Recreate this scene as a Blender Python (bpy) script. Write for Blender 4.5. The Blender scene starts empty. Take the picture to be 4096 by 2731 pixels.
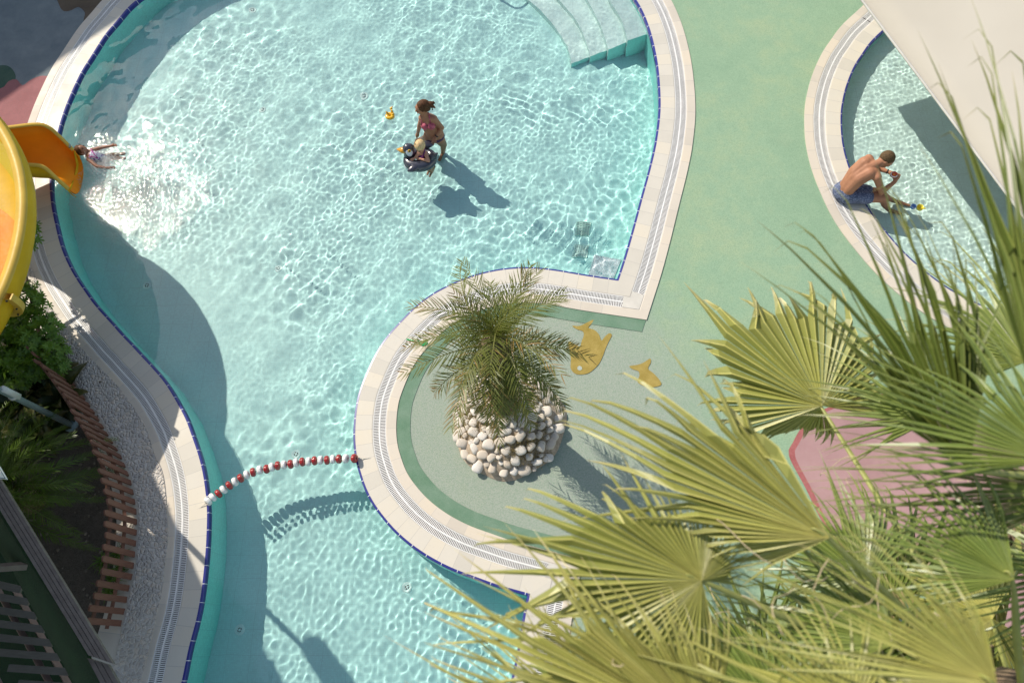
import bpy, bmesh, math, random
import numpy as np
from mathutils import Vector, Matrix
random.seed(7); np.random.seed(7)
scn = bpy.context.scene
COL = scn.collection
PI = math.pi
# ---------------------------------------------------------------- camera
H = 9.5; S = 4096/2352.0; FPX = 2930.0
_N = np.array([122., 1255., FPX]); _N /= np.linalg.norm(_N)
_X = np.array([1., 0, 0]) - _N[0]*_N; _X /= np.linalg.norm(_X)
_Z = -_N; _Y = np.cross(_Z, _X)
RM = np.array([_X, _Y, _Z])            # camera (right, down, forward) -> world
cam_d = bpy.data.cameras.new('camera'); cam = bpy.data.objects.new('camera', cam_d); COL.objects.link(cam)
cam_d.sensor_width = 36.0; cam_d.lens = FPX/4096*36; cam_d.clip_start = .05; cam_d.clip_end = 600
r_, d_, f_ = RM[:, 0], RM[:, 1], RM[:, 2]
m = Matrix(((r_[0], -d_[0], -f_[0], 0), (r_[1], -d_[1], -f_[1], 0), (r_[2], -d_[2], -f_[2], H), (0, 0, 0, 1)))
cam.matrix_world = m
cam_d.dof.use_dof = True; cam_d.dof.focus_distance = 11.0; cam_d.dof.aperture_fstop = 1.5
scn.camera = cam
# ---------------------------------------------------------------- light
SUN_EL = math.radians(41); TRAVEL = math.radians(-40)          # direction the light travels over the ground
world = bpy.data.worlds.new('World'); scn.world = world; world.use_nodes = True
wn = world.node_tree; bg = wn.nodes['Background']
sky = wn.nodes.new('ShaderNodeTexSky'); sky.sky_type = 'NISHITA'; sky.sun_disc = False
sky.sun_elevation = SUN_EL
sky.air_density = 1.0; sky.dust_density = 0.6; sky.ozone_density = 0.7
sdir = Vector((-math.cos(TRAVEL)*math.cos(SUN_EL), -math.sin(TRAVEL)*math.cos(SUN_EL), math.sin(SUN_EL)))  # towards the sun
sky.sun_rotation = math.atan2(sdir.x, sdir.y)
bg.inputs['Strength'].default_value = 0.15
tint = wn.nodes.new('ShaderNodeMix'); tint.data_type = 'RGBA'; tint.blend_type = 'MULTIPLY'; tint.inputs[0].default_value = 1.0; tint.inputs[7].default_value = (1.12, .97, .80, 1)   # camera white balance of the hazy sky
wn.links.new(sky.outputs[0], tint.inputs[6]); wn.links.new(tint.outputs[2], bg.inputs['Color'])
sl = bpy.data.lights.new('sun', 'SUN'); sun = bpy.data.objects.new('sun', sl); COL.objects.link(sun)
sl.energy = 3.5; sl.angle = math.radians(.5); sl.color = (1.0, .925, .79)
sun.rotation_euler = (-sdir).to_track_quat('-Z', 'Y').to_euler()
try: sl.cycles.is_caustics_light = True
except Exception as e: print('caustics light', e)
scn.view_settings.view_transform = 'Standard'; scn.view_settings.look = 'None'
scn.view_settings.exposure = 0.60; scn.view_settings.gamma = 1
cy = scn.cycles
cy.use_denoising = True; cy.caustics_refractive = True; cy.caustics_reflective = False
cy.max_bounces = 8; cy.transparent_max_bounces = 8; cy.sample_clamp_indirect = 4
cy.blur_glossy = 0.5
# ---------------------------------------------------------------- helpers
def ray(px, py):
    d = np.array([px*S-2048, py*S-1365.5, FPX]); d /= np.linalg.norm(d); return RM @ d
def G(px, py, z=0.0):
    d = ray(px, py); t = (z-H)/d[2]; p = np.array([0, 0, H])+t*d; return (float(p[0]), float(p[1]), float(p[2]))
WL = -0.035
def GW(px, py, z):
    d = ray(px, py); p = np.array(G(px, py, WL)); n = np.array([0, 0, 1.]); e = 1/1.333
    c = -d @ n; k = 1-e*e*(1-c*c); r = e*d+(e*c-math.sqrt(k))*n
    t = (z-p[2])/r[2]; q = p+t*r; return (float(q[0]), float(q[1]), float(q[2]))
def tag(o, label=None, cat=None, group=None, kind=None):
    if label: o['label'] = label
    if cat: o['category'] = cat
    if group: o['group'] = group
    if kind: o['kind'] = kind
    return o
def empty(name, loc=(0, 0, 0), label=None, cat=None, group=None, kind=None):
    o = bpy.data.objects.new(name, None); COL.objects.link(o); o.location = loc
    o.empty_display_size = .1
    return tag(o, label, cat, group, kind)
def link(name, me, mat, parent=None, smooth=False):
    me.update()
    o = bpy.data.objects.new(name, me); COL.objects.link(o)
    for mm in (mat if isinstance(mat, (list, tuple)) else [mat]): me.materials.append(mm)
    if smooth:
        me.polygons.foreach_set('use_smooth', [True]*len(me.polygons))
    if parent is not None:
        o.parent = parent; o.matrix_parent_inverse = Matrix.Translation(parent.location).inverted() if parent.type == 'EMPTY' else parent.matrix_world.inverted()
    return o
def bmobj(name, bm, mat, parent=None, smooth=False):
    me = bpy.data.meshes.new(name); bm.to_mesh(me); bm.free(); return link(name, me, mat, parent, smooth)
# materials -----------------------------------------------------------
class NT:
    def __init__(s, name):
        s.m = bpy.data.materials.new(name); s.m.use_nodes = True; s.t = s.m.node_tree
        s.b = s.t.nodes['Principled BSDF']; s.out = s.t.nodes['Material Output']
    def n(s, typ, **k):
        nd = s.t.nodes.new(typ)
        for a, v in k.items(): setattr(nd, a, v)
        return nd
    def l(s, a, b): s.t.links.new(a, b)
    def set(s, **k):
        for a, v in k.items():
            i = s.b.inputs[a.replace('_', ' ')]
            if isinstance(v, (int, float)): i.default_value = v
            elif isinstance(v, (tuple, list)): i.default_value = (*v, 1) if len(v) == 3 else v
            else: s.l(v, i)
        return s
    def noise(s, scale, detail=3, rough=.55, vec=None, out=0):
        t = s.n('ShaderNodeTexNoise'); t.inputs['Scale'].default_value = scale
        t.inputs['Detail'].default_value = detail; t.inputs['Roughness'].default_value = rough
        if vec is not None: s.l(vec, t.inputs['Vector'])
        return t.outputs[out]
    def geo(s): return s.n('ShaderNodeNewGeometry').outputs['Position']
    def objc(s): return s.n('ShaderNodeTexCoord').outputs['Object']
    def uv(s): return s.n('ShaderNodeTexCoord').outputs['UV']
    def ramp(s, fac, stops):
        r = s.n('ShaderNodeValToRGB'); s.l(fac, r.inputs[0]); e = r.color_ramp.elements
        while len(e) < len(stops): e.new(.5)
        for i, (p, c) in enumerate(stops):
            e[i].position = p; e[i].color = (*c, 1) if not isinstance(c, (int, float)) else (c, c, c, 1)
        return r.outputs[0]
    def mix(s, f, a, b, mode='MIX'):
        x = s.n('ShaderNodeMix', data_type='RGBA', blend_type=mode)
        for i, v in ((0, f), (6, a), (7, b)):
            if isinstance(v, (int, float)): x.inputs[i].default_value = v if i == 0 else (v, v, v, 1)
            elif isinstance(v, tuple): x.inputs[i].default_value = (*v, 1)
            else: s.l(v, x.inputs[i])
        return x.outputs[2]
    def math(s, op, a, b=None, c=None, clamp=False):
        x = s.n('ShaderNodeMath', operation=op); x.use_clamp = clamp
        for i, v in enumerate((a, b, c)):
            if v is None: continue
            if isinstance(v, (int, float)): x.inputs[i].default_value = v
            else: s.l(v, x.inputs[i])
        return x.outputs[0]
    def sep(s, v):
        x = s.n('ShaderNodeSeparateXYZ'); s.l(v, x.inputs[0]); return x.outputs
    def bump(s, h, strength=.3, dist=.01):
        b = s.n('ShaderNodeBump'); b.inputs['Strength'].default_value = strength; b.inputs['Distance'].default_value = dist
        s.l(h, b.inputs['Height']); s.l(b.outputs[0], s.b.inputs['Normal']); return s
def flat(name, col, rough=.6, var=.12, scale=6, spec=.4, bump=0, bscale=60, metal=0):
    t = NT(name); p = t.objc(); n = t.noise(scale, 4, .6, p)
    dark = tuple(c*(1-var) for c in col); lite = tuple(min(1, c*(1+var)) for c in col)
    t.set(Base_Color=t.ramp(n, [(.3, dark), (.7, lite)]), Roughness=rough, Metallic=metal)
    t.b.inputs['Specular IOR Level'].default_value = spec
    if bump: t.bump(t.noise(bscale, 3, .6, p), bump)
    return t.m
# curves --------------------------------------------------------------
def catmull(pts, step=.04, closed=True, corners=()):
    """world-space 2D points -> dense polyline; corners: indices that stay sharp."""
    n = len(pts); P = [np.array(p[:2]) for p in pts]; out = []
    cflag = set(corners); cidx = []
    rng = range(n if closed else n-1)
    for i in rng:
        p1, p2 = P[i], P[(i+1) % n]
        p0 = P[(i-1) % n] if (closed or i > 0) else p1*2-p2
        p3 = P[(i+2) % n] if (closed or i < n-2) else p2*2-p1
        if i in cflag: p0 = p1*2-p2
        if (i+1) % n in cflag: p3 = p2*2-p1
        k = max(1, int(round(np.linalg.norm(p2-p1)/step)))
        if i in cflag: cidx.append(len(out))
        for j in range(k):
            t = j/k
            out.append(.5*((2*p1)+(-p0+p2)*t+(2*p0-5*p1+4*p2-p3)*t*t+(-p0+3*p1-3*p2+p3)*t**3))
    if not closed: out.append(P[-1])
    return np.array(out), cidx
def smooth_poly(a, keep, it=6, closed=True):
    a = a.copy(); n = len(a); mask = np.ones(n, bool)
    for c in keep: mask[[c]] = False
    if not closed: mask[[0, -1]] = False
    for _ in range(it):
        b = .5*a+.25*(np.roll(a, 1, 0)+np.roll(a, -1, 0)); a[mask] = b[mask]
    return a
def area2(a): x, y = a[:, 0], a[:, 1]; return float(np.sum(x*np.roll(y, -1)-np.roll(x, -1)*y))
def normals(a, closed=True):
    """outward mitre vectors of a CCW polyline (right-hand side of travel)."""
    nx = np.roll(a, -1, 0)-a; pv = a-np.roll(a, 1, 0)
    if not closed: nx[-1] = pv[-1]; pv[0] = nx[0]
    nx /= np.linalg.norm(nx, axis=1)[:, None]+1e-12; pv /= np.linalg.norm(pv, axis=1)[:, None]+1e-12
    n1 = np.stack([nx[:, 1], -nx[:, 0]], 1); n2 = np.stack([pv[:, 1], -pv[:, 0]], 1)
    m_ = n1+n2; m_ /= np.linalg.norm(m_, axis=1)[:, None]+1e-12
    c = np.clip(np.sum(m_*n1, 1), .35, 1); return m_/c[:, None]
def strip(name, a, rings, mat, parent=None, closed=True, i0=0, i1=None, smooth=False, pitch=None):
    """rings: list of (offset, z). Quads between successive rings, UV = (arc length, running width)."""
    nrm = normals(a, closed); n = len(a)
    idx = list(range(n)) if i1 is None else list(range(i0, i1+1))
    seg = np.linalg.norm(np.diff(np.vstack([a, a[:1]]), axis=0), axis=1); L = np.concatenate([[0], np.cumsum(seg)])
    full = closed and i1 is None
    cs = [i for i in range(n) if nrm[i] @ nrm[i] > 1.15] if pitch else []
    if cs:                                     # stretch the tile pattern so every corner falls inside one tile
        Lt = L[-1]; off = L[cs[0]]; Lw = L.copy(); kn = [L[c]-off for c in cs]+[Lt]; tg = [round(k/pitch)*pitch for k in kn]; rel = (L[:-1]-off) % Lt; w_ = np.interp(rel, kn, tg)
        L = np.concatenate([w_, [0]])+pitch/2; L[-1] = L[0]+0 if cs[0] == 0 else L[0]
        step = lambda i: (L[i], L[(i+1) % n] if L[(i+1) % n] > L[i]-pitch*.5 else L[i]+seg[i])
    else: step = lambda i: (L[i], L[i+1])
    me = bpy.data.meshes.new(name); verts = []; faces = []; uvs = []
    w = 0; W = [0]
    for (o1, z1), (o2, z2) in zip(rings, rings[1:]): w += math.hypot(o2-o1, z2-z1); W.append(w)
    R = len(rings)
    for i in idx:
        for (o, z) in rings: q = a[i % n]+nrm[i % n]*o; verts.append((q[0], q[1], z))
    cnt = len(idx) if full else len(idx)-1
    for k in range(cnt):
        k2 = (k+1) % len(idx); u1, u2 = step(idx[k])
        for j in range(R-1):
            faces.append((k*R+j, k*R+j+1, k2*R+j+1, k2*R+j)); uvs += [(u1, W[j]), (u1, W[j+1]), (u2, W[j+1]), (u2, W[j])]
    me.from_pydata(verts, [], faces); uvl = me.uv_layers.new(name='UVMap')
    uvl.data.foreach_set('uv', np.array(uvs, dtype=np.float32).ravel())
    o = link(name, me, mat, parent, smooth); return o
def fill(name, loops, z, mat, parent=None, up=True, thick=0):
    bm = bmesh.new(); edges = []
    for lp in loops:
        vs = [bm.verts.new((p[0], p[1], z)) for p in lp]
        for i in range(len(vs)): edges.append(bm.edges.new((vs[i], vs[(i+1) % len(vs)])))
    bmesh.ops.triangle_fill(bm, edges=edges, use_beauty=True, use_dissolve=False)
    bmesh.ops.recalc_face_normals(bm, faces=bm.faces)
    for f in bm.faces:
        if (f.normal.z < 0) == up: f.normal_flip()
    return bmobj(name, bm, mat, parent)
def inside(poly, X, Y):
    """points in polygon, vectorised by scanline."""
    ins = np.zeros(X.shape, bool); n = len(poly); j = n-1
    for i in range(n):
        xi, yi = poly[i]; xj, yj = poly[j]
        if yi != yj:
            c = ((yi > Y) != (yj > Y)) & (X < (xj-xi)*(Y-yi)/(yj-yi)+xi); ins ^= c
        j = i
    return ins
# ---------------------------------------------------------------- pool outlines (traced, then laid on the ground)
P_LEFT = [(318,2),(293,25),(270,53),(248,78),(230,105),(210,137),(193,163),(178,193),(165,222),(153,252),(143,282),(135,312),(127,345),(121,380),(119,410),(120,443),(124,477),(131,510),
 (142,556),(150,579),(160,602),(173,627),(187,649),(203,672),(220,696),(243,722),(265,746),(283,767),(302,786),(323,809),(342,829),(363,852),(383,876),(400,902),(417,932),(433,962),(445,996),(457,1029),
 (465,1056),(472,1085),(477,1118),(480,1145),(482,1178),(481,1218),(479,1262),(475,1305),(470,1350),(463,1395),(453,1440),(442,1478),(432,1525),(424,1565),(400,1660),(375,1750)]
P_RIGHT = [(1130,1750),(1165,1600),(1187,1500),(1198,1432),(1204,1400),(1211,1367),(1178,1358),(1136,1346),(1090,1329),(1043,1312),(1004,1293),(968,1272),(934,1247),(904,1220),(878,1190),(854,1157),(836,1122),(824,1085),(817,1060),
 (813,1035),(811,1005),(812,973),(816,936),(824,899),(838,863),(853,829),(871,796),(893,766),(918,739),(944,712),(971,689),(1001,669),(1035,652),(1068,638),(1103,627),(1138,619),(1176,614),(1213,613),(1246,615),(1285,620),(1325,627),(1368,634),
 (1417,641),(1430,603),(1441,566),(1453,524),(1463,487),(1471,457),(1479,428),(1488,396),(1496,364),(1503,333),(1508,300),(1512,267),(1513,233),(1511,190),(1507,150),(1501,117),(1493,83),(1482,50),(1470,23),(1456,0),
 (1400,-75),(1250,-150),(1000,-190),(750,-170),(520,-110),(400,-60)]
pts = P_LEFT+P_RIGHT
W1 = [G(*p) for p in pts]
c1 = [pts.index((1211,1367)), pts.index((1417,641))]
POOL, cidx1 = catmull(W1, .04, True, c1)
POOL = smooth_poly(POOL, cidx1, 10)
P2 = [(2031,72),(2013,88),(1996,107),(1983,127),(1969,147),(1959,167),(1951,187),(1944,208),(1939,230),(1935,253),(1934,277),(1935,300),(1937,325),(1942,350),(1948,372),(1957,398),(1972,432),(1989,467),(2008,497),
 (2029,524),(2078,580),(2134,629),(2190,668),(2253,699),(2301,721),(2420,755),(2560,760),(2720,680),(2790,480),(2750,250),(2600,60),(2420,-30),(2240,-45),(2120,0),(2070,35)]
POOL2, _ = catmull([G(*p) for p in P2], .04, True, ())
POOL2 = smooth_poly(POOL2, [], 10)
def ccw(a):
    return a if area2(a) > 0 else a[::-1].copy()
POOL = ccw(POOL); POOL2 = ccw(POOL2)
D1, D2 = -0.78, -0.30
T1, T2, T3, T4 = .03, .265, .445, .585         # nosing, inner tile, grate, outer tile
# ---------------------------------------------------------------- materials of the setting
def mat_tiles(name, col, pitch, grout=.0028, gcol=(.42, .395, .36), rough=.35, var=.10):
    t = NT(name); uv = t.sep(t.uv()); u = t.math('DIVIDE', uv[0], pitch)
    fr = t.math('FRACT', u); idx = t.math('FLOOR', u)
    g = t.math('LESS_THAN', t.math('MINIMUM', fr, t.math('SUBTRACT', 1, fr)), grout/pitch)
    wn_ = t.n('ShaderNodeTexWhiteNoise', noise_dimensions='1D'); t.l(idx, wn_.inputs['W'])
    p = t.geo(); n1 = t.noise(2.2, 5, .6, p); n2 = t.noise(38, 3, .7, p)
    k = t.math('ADD', t.math('MULTIPLY', wn_.outputs[0], .5), t.math('MULTIPLY', n1, .5))
    a = tuple(c*(1-var) for c in col); b = tuple(min(1, c*(1+var*.6)) for c in col); warm = (b[0], b[1]*.965, b[2]*.90)
    c0 = t.ramp(k, [(.25, a), (.5, col), (.8, warm)])
    sp = t.ramp(n2, [(.60, 0.0), (.75, .35)]); c0 = t.mix(sp, c0, tuple(c*.72 for c in col))
    t.set(Base_Color=t.mix(g, c0, gcol), Roughness=t.ramp(n1, [(.3, rough-.08), (.7, rough+.15)]))
    t.bump(t.math('SUBTRACT', t.noise(140, 2, .5, p), t.math('MULTIPLY', g, 2.0)), .12, .004); return t.m
def mosaic(name, col, size=.025, var=.10, gmix=.22, rough=.4, spec=.3):
    t = NT(name); s = t.sep(t.uv()); cols = []
    fx = t.math('FRACT', t.math('DIVIDE', s[0], size)); fy = t.math('FRACT', t.math('DIVIDE', s[1], size))
    g = t.math('MAXIMUM', t.math('LESS_THAN', fx, .09), t.math('LESS_THAN', fy, .09))
    bx = t.math('FRACT', t.math('DIVIDE', s[0], size*12)); by = t.math('FRACT', t.math('DIVIDE', s[1], size*12))
    g2 = t.math('MAXIMUM', t.math('LESS_THAN', bx, .02), t.math('LESS_THAN', by, .02))
    v = t.n('ShaderNodeCombineXYZ'); t.l(t.math('FLOOR', t.math('DIVIDE', s[0], size)), v.inputs[0]); t.l(t.math('FLOOR', t.math('DIVIDE', s[1], size)), v.inputs[1])
    w = t.n('ShaderNodeTexWhiteNoise', noise_dimensions='2D'); t.l(v.outputs[0], w.inputs['Vector'])
    n = t.noise(1.1, 3, .5, t.geo())
    k = t.math('ADD', t.math('MULTIPLY', w.outputs[0], .55), t.math('MULTIPLY', n, .45))
    c = t.ramp(k, [(.15, tuple(x*(1-var) for x in col)), (.85, tuple(min(.95, x*(1+var)) for x in col))])
    c = t.mix(t.math('MULTIPLY', g, gmix), c, tuple(x*.6 for x in col)); c = t.mix(t.math('MULTIPLY', g2, gmix), c, tuple(x*.45 for x in col))
    t.set(Base_Color=c, Roughness=rough); t.b.inputs['Specular IOR Level'].default_value = spec; return t.m
def mat_water():
    t = NT('water_surface'); t.t.nodes.remove(t.b)
    b = t.n('ShaderNodeBsdfPrincipled')
    for k, v in (('Transmission Weight', 1), ('Roughness', 0), ('IOR', 1.333), ('Coat Weight', .35), ('Coat Roughness', .04)): b.inputs[k].default_value = v
    b.inputs['Base Color'].default_value = (.97, 1, 1, 1); c_ = G(300, 425, WL)                       # churned patch below the slide: fine chop that glitters in the sun
    p = t.geo(); mp = t.n('ShaderNodeMapping'); mp.inputs['Location'].default_value = (-c_[0], -c_[1], 0); t.l(p, mp.inputs['Vector']); sc_ = t.n('ShaderNodeVectorMath', operation='MULTIPLY'); sc_.inputs[1].default_value = (.50, .70, 0); t.l(mp.outputs[0], sc_.inputs[0])
    ln = t.n('ShaderNodeVectorMath', operation='LENGTH'); t.l(sc_.outputs[0], ln.inputs[0])
    k_ = t.math('ADD', ln.outputs['Value'], t.math('MULTIPLY', t.math('SUBTRACT', t.noise(2.6, 3, .6, p), .5), 1.1)); msk = t.ramp(k_, [(.35, 1.0), (1.0, 0.0)])
    bp = t.n('ShaderNodeBump'); bp.inputs['Distance'].default_value = .0095; t.l(t.math('MULTIPLY', msk, 1.0), bp.inputs['Strength']); t.l(t.noise(26, 2, .5, p), bp.inputs['Height']); t.l(bp.outputs[0], b.inputs['Coat Normal'])
    t.l(t.math('MULTIPLY_ADD', msk, .65, .30), b.inputs['Coat Weight']); t.l(b.outputs[0], t.out.inputs[0]); return t.m
M_COPE = mat_tiles('coping_tile', (.57, .53, .465), .222, rough=.5)
M_COPE_O = mat_tiles('coping_tile_outer', (.57, .51, .435), .30, rough=.55)
M_FLOOR = mosaic('pool_mosaic', (.47, .79, .77), .026, .05)
M_WALL = mosaic('pool_wall_mosaic', (.30, .86, .79), .026, .08)
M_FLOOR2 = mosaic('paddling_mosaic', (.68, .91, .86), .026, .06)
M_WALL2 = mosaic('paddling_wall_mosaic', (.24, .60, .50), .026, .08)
M_WATER = mat_water()
M_PLATE = flat('corner_plate', (.56, .53, .48), .5, .08)
M_GRATE = flat('grate_plastic', (.74, .73, .72), .42, .06)
M_GUT = flat('gutter_channel', (.12, .095, .095), .8)
def mat_nosing():
    t = NT('blue_nosing'); uv = t.sep(t.uv()); fr = t.math('FRACT', t.math('DIVIDE', uv[0], .222))
    g = t.math('LESS_THAN', fr, .035); f2 = t.math('FRACT', t.math('DIVIDE', uv[0], .0125))
    c = t.mix(t.math('LESS_THAN', f2, .25), (.030, .035, .24), (.018, .02, .13))
    t.set(Base_Color=t.mix(g, c, (.72, .72, .72)), Roughness=.3); return t.m
M_NOSE = mat_nosing()
# ---------------------------------------------------------------- coping, walls, floors
UVW = {}
def offpoly(a, o): return a+normals(a)*o
def pool_shell(prefix, poly, D, mfloor, mwall, floorpoly=None):
    strip(prefix+'_coping', poly, [(T1, .0), (T2-.012, .0), (T2, -.004), (T2+.001, -.09)], M_COPE, pitch=.222); o = bpy.data.objects[prefix+'_coping']; tag(o, kind='structure')
    o = strip(prefix+'_edge_tiles', poly, [(-.004, -.09), (0, -.012), (.006, -.003), (T1, .0015)], M_NOSE); tag(o, kind='structure')
    o = strip(prefix+'_wall', poly, [(.0, D), (.0, -.085)], mwall); tag(o, kind='structure')
    o = strip(prefix+'_outer_coping', poly, [(T3-.001, -.09), (T3, -.004), (T3+.012, .0), (T4, .0), (T4+.002, -.06)], M_COPE_O, pitch=.30); tag(o, kind='structure')
    o = strip(prefix+'_gutter_channel', poly, [(T2, -.088), (T3, -.088)], M_GUT); tag(o, kind='structure')
    o = fill(prefix+'_floor', [floorpoly if floorpoly is not None else poly], D, mfloor); tag(o, kind='structure')
    me = o.data; uvl = me.uv_layers.new(name='UVMap')
    co = np.array([me.vertices[l.vertex_index].co[:2] for l in me.loops], dtype=np.float32); uvl.data.foreach_set('uv', co.ravel())
    # grating: rails, spine and cross slats
    nrm = normals(poly); seg = np.linalg.norm(np.roll(poly, -1, 0)-poly, axis=1); L = np.concatenate([[0], np.cumsum(seg)])
    me = bpy.data.meshes.new('overflow_grate'); V = []; Fc = []
    mid = poly+nrm*((T2+T3)/2); segm = np.linalg.norm(np.roll(mid, -1, 0)-mid, axis=1); Lm = np.concatenate([[0], np.cumsum(segm)])
    n = len(poly)
    def at(s):
        i = int(np.searchsorted(Lm, s, 'right')-1) % n; t = (s-Lm[i])/max(segm[i], 1e-6); j = (i+1) % n
        return poly[i]*(1-t)+poly[j]*t, nrm[i]*(1-t)+nrm[j]*t
    pitch = .0215; k = int(Lm[-1]/pitch)
    corner_s = [Lm[i] for i in range(n) if (nrm[i] @ nrm[i]) > 1.15]
    for q in range(k):
        if any(-.13 < q*pitch-cs < .10 for cs in corner_s): continue
        p0, n0 = at(q*pitch); p1, n1 = at(q*pitch+pitch*.52)
        for (oa, ob) in ((T2+.006, (T2+T3)/2-.008), ((T2+T3)/2+.008, T3-.006)):
            b = len(V)
            for (p, nn, o_) in ((p0, n0, oa), (p0, n0, ob), (p1, n1, ob), (p1, n1, oa)): 
                c = p+nn*o_; V.append((c[0], c[1], -.004))
            for v in range(4): x = V[b+v]; V.append((x[0], x[1], -.022))
            Fc += [(b, b+1, b+2, b+3), (b, b+3, b+7, b+4), (b+1, b+5, b+6, b+2)]
    me.from_pydata(V, [], Fc); bars = me
    g = empty(prefix+'_grate' if prefix != 'pool' else 'overflow_grate'); bpy.data.objects.remove(g)
    root = empty('overflow_grate', (poly[0][0], poly[0][1], 0), GL[prefix], 'drain grate')
    link('slats', bars, M_GRATE, root)
    for i in [i for i in range(n) if (nrm[i] @ nrm[i]) > 1.15]:
        pv = (poly[i-1]-poly[i]); pv /= np.linalg.norm(pv); nx_ = (poly[(i+1) % n]-poly[i]); nx_ /= np.linalg.norm(nx_)
        ci = poly[i]+nrm[i]*(T2+.004); co_ = poly[i]+nrm[i]*(T3-.004); n1 = np.array([pv[1], -pv[0]]); n1 = n1 if n1 @ nrm[i] > 0 else -n1; n2 = np.array([nx_[1], -nx_[0]]); n2 = n2 if n2 @ nrm[i] > 0 else -n2
        w_ = T3-T2-.008; ls = [ci, ci+pv*.10, ci+pv*.10+n1*w_, co_, ci+nx_*.10+n2*w_, ci+nx_*.10]
        bm_ = bmesh.new(); f_ = bm_.faces.new([bm_.verts.new((p[0], p[1], .001)) for p in ls]); bmesh.ops.recalc_face_normals(bm_, faces=bm_.faces)
        if bm_.faces[:][0].normal.z < 0: bm_.faces[:][0].normal_flip()
        bmobj('corner_plate', bm_, M_PLATE, root)
    for (a_, b_, nm) in ((T2+.001, T2+.009, 'rail'), ((T2+T3)/2-.009, (T2+T3)/2+.009, 'spine'), (T3-.009, T3-.001, 'rail')):
        strip(nm, poly, [(a_, -.03), (a_+.0005, -.003), (b_-.0005, -.003), (b_, -.03)], M_GRATE, root)
GL = {'pool': 'white slotted overflow grate set in the coping all round the large pool',
      'paddling_pool': 'white slotted overflow grate set in the coping of the small paddling pool'}
pool_shell('pool', POOL, D1, M_FLOOR, M_WALL)
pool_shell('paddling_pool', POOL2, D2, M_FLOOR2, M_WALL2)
for o in COL.objects:                              # the coping stands a centimetre proud of the rubber
    if o.parent is None and (o.name.endswith(('_coping', '_edge_tiles')) or o.name.startswith('overflow_grate')): o.location.z += .012
# ---------------------------------------------------------------- water
def waves(X, Y, comps):
    h = np.zeros_like(X)
    for (kx, ky, a, ph) in comps: h += a*np.sin(kx*X+ky*Y+ph)
    return h
def comps(rng, n, l0, l1, rms_curv, dirc=None, spread=PI, p=0.0):
    out = []
    for i in range(n):
        lam = math.exp(rng.uniform(math.log(l0), math.log(l1))); k = 2*PI/lam
        th = rng.uniform(0, 2*PI) if dirc is None else dirc+rng.normal(0, spread)
        a = rms_curv/(k*k)*math.sqrt(2/n)*(lam/l1)**p
        out.append((k*math.cos(th), k*math.sin(th), a, rng.uniform(0, 2*PI)))
    return out
def ring(X, Y, c, lam, amp, r0, decay, rmin=.2, ph=0):
    r = np.hypot(X-c[0], Y-c[1]); e = np.exp(-((r-r0)/decay)**2)*np.clip((r-rmin)/.3, 0, 1)
    return amp*e*np.sin(2*PI*r/lam+ph)
def vnoise(X, Y, sc, seed):
    rg = np.random.RandomState(seed); h = np.zeros_like(X)
    for i in range(8):
        th = rg.uniform(0, 2*PI); k = 2*PI/sc*rg.uniform(.6, 1.4); h += np.sin(k*(math.cos(th)*X+math.sin(th)*Y)+rg.uniform(0, 6.3))
    return np.clip(.5+h*.22, 0, 1)
def water_sheet(name, poly, res, hfun, label):
    x0, y0 = poly.min(0)-.08; x1, y1 = poly.max(0)+.08
    y0 = max(y0, -1.6); x1 = min(x1, 10.5)
    xs = np.arange(x0, x1, res); ys = np.arange(y0, y1, res)
    Xc, Yc = np.meshgrid(xs[:-1]+res/2, ys[:-1]+res/2)
    op = offpoly(poly, .035); ins = inside(op[::3], Xc, Yc)
    nx = len(xs); jj, ii = np.nonzero(ins)
    quad = np.stack([jj*nx+ii, jj*nx+ii+1, (jj+1)*nx+ii+1, (jj+1)*nx+ii], 1)
    used, inv = np.unique(quad, return_inverse=True); quad = inv.reshape(quad.shape)
    X = xs[used % nx]; Y = ys[used//nx]; Zv = WL+hfun(X, Y)
    me = bpy.data.meshes.new(name); me.vertices.add(len(used)); me.vertices.foreach_set('co', np.stack([X, Y, Zv], 1).astype(np.float32).ravel())
    me.loops.add(quad.size); me.loops.foreach_set('vertex_index', quad.astype(np.int32).ravel())
    me.polygons.add(len(quad)); me.polygons.foreach_set('loop_start', np.arange(0, quad.size, 4, dtype=np.int32)); me.polygons.foreach_set('loop_total', np.full(len(quad), 4, np.int32))
    me.update(calc_edges=True); o = link(name, me, M_WATER, None, True)
    tag(o, kind='structure'); 
    try: o.cycles.is_caustics_caster = True
    except Exception as e: print(e)
    print(name, len(used)); return o
GIRL = GW(215, 365, WL); WOM = G(990, 320, WL); TOD = G(965, 360, WL)
rng = np.random.RandomState(3)
CB = comps(rng, 46, .15, .38, .62)
CF = comps(rng, 40, .06, .13, 1.7)
CL = comps(rng, 14, .45, 1.2, .30)
CS = comps(rng, 50, .06, .18, 2.2)
CFL = comps(rng, 26, .09, .16, .9, dirc=math.radians(-20), spread=.35)
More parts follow.
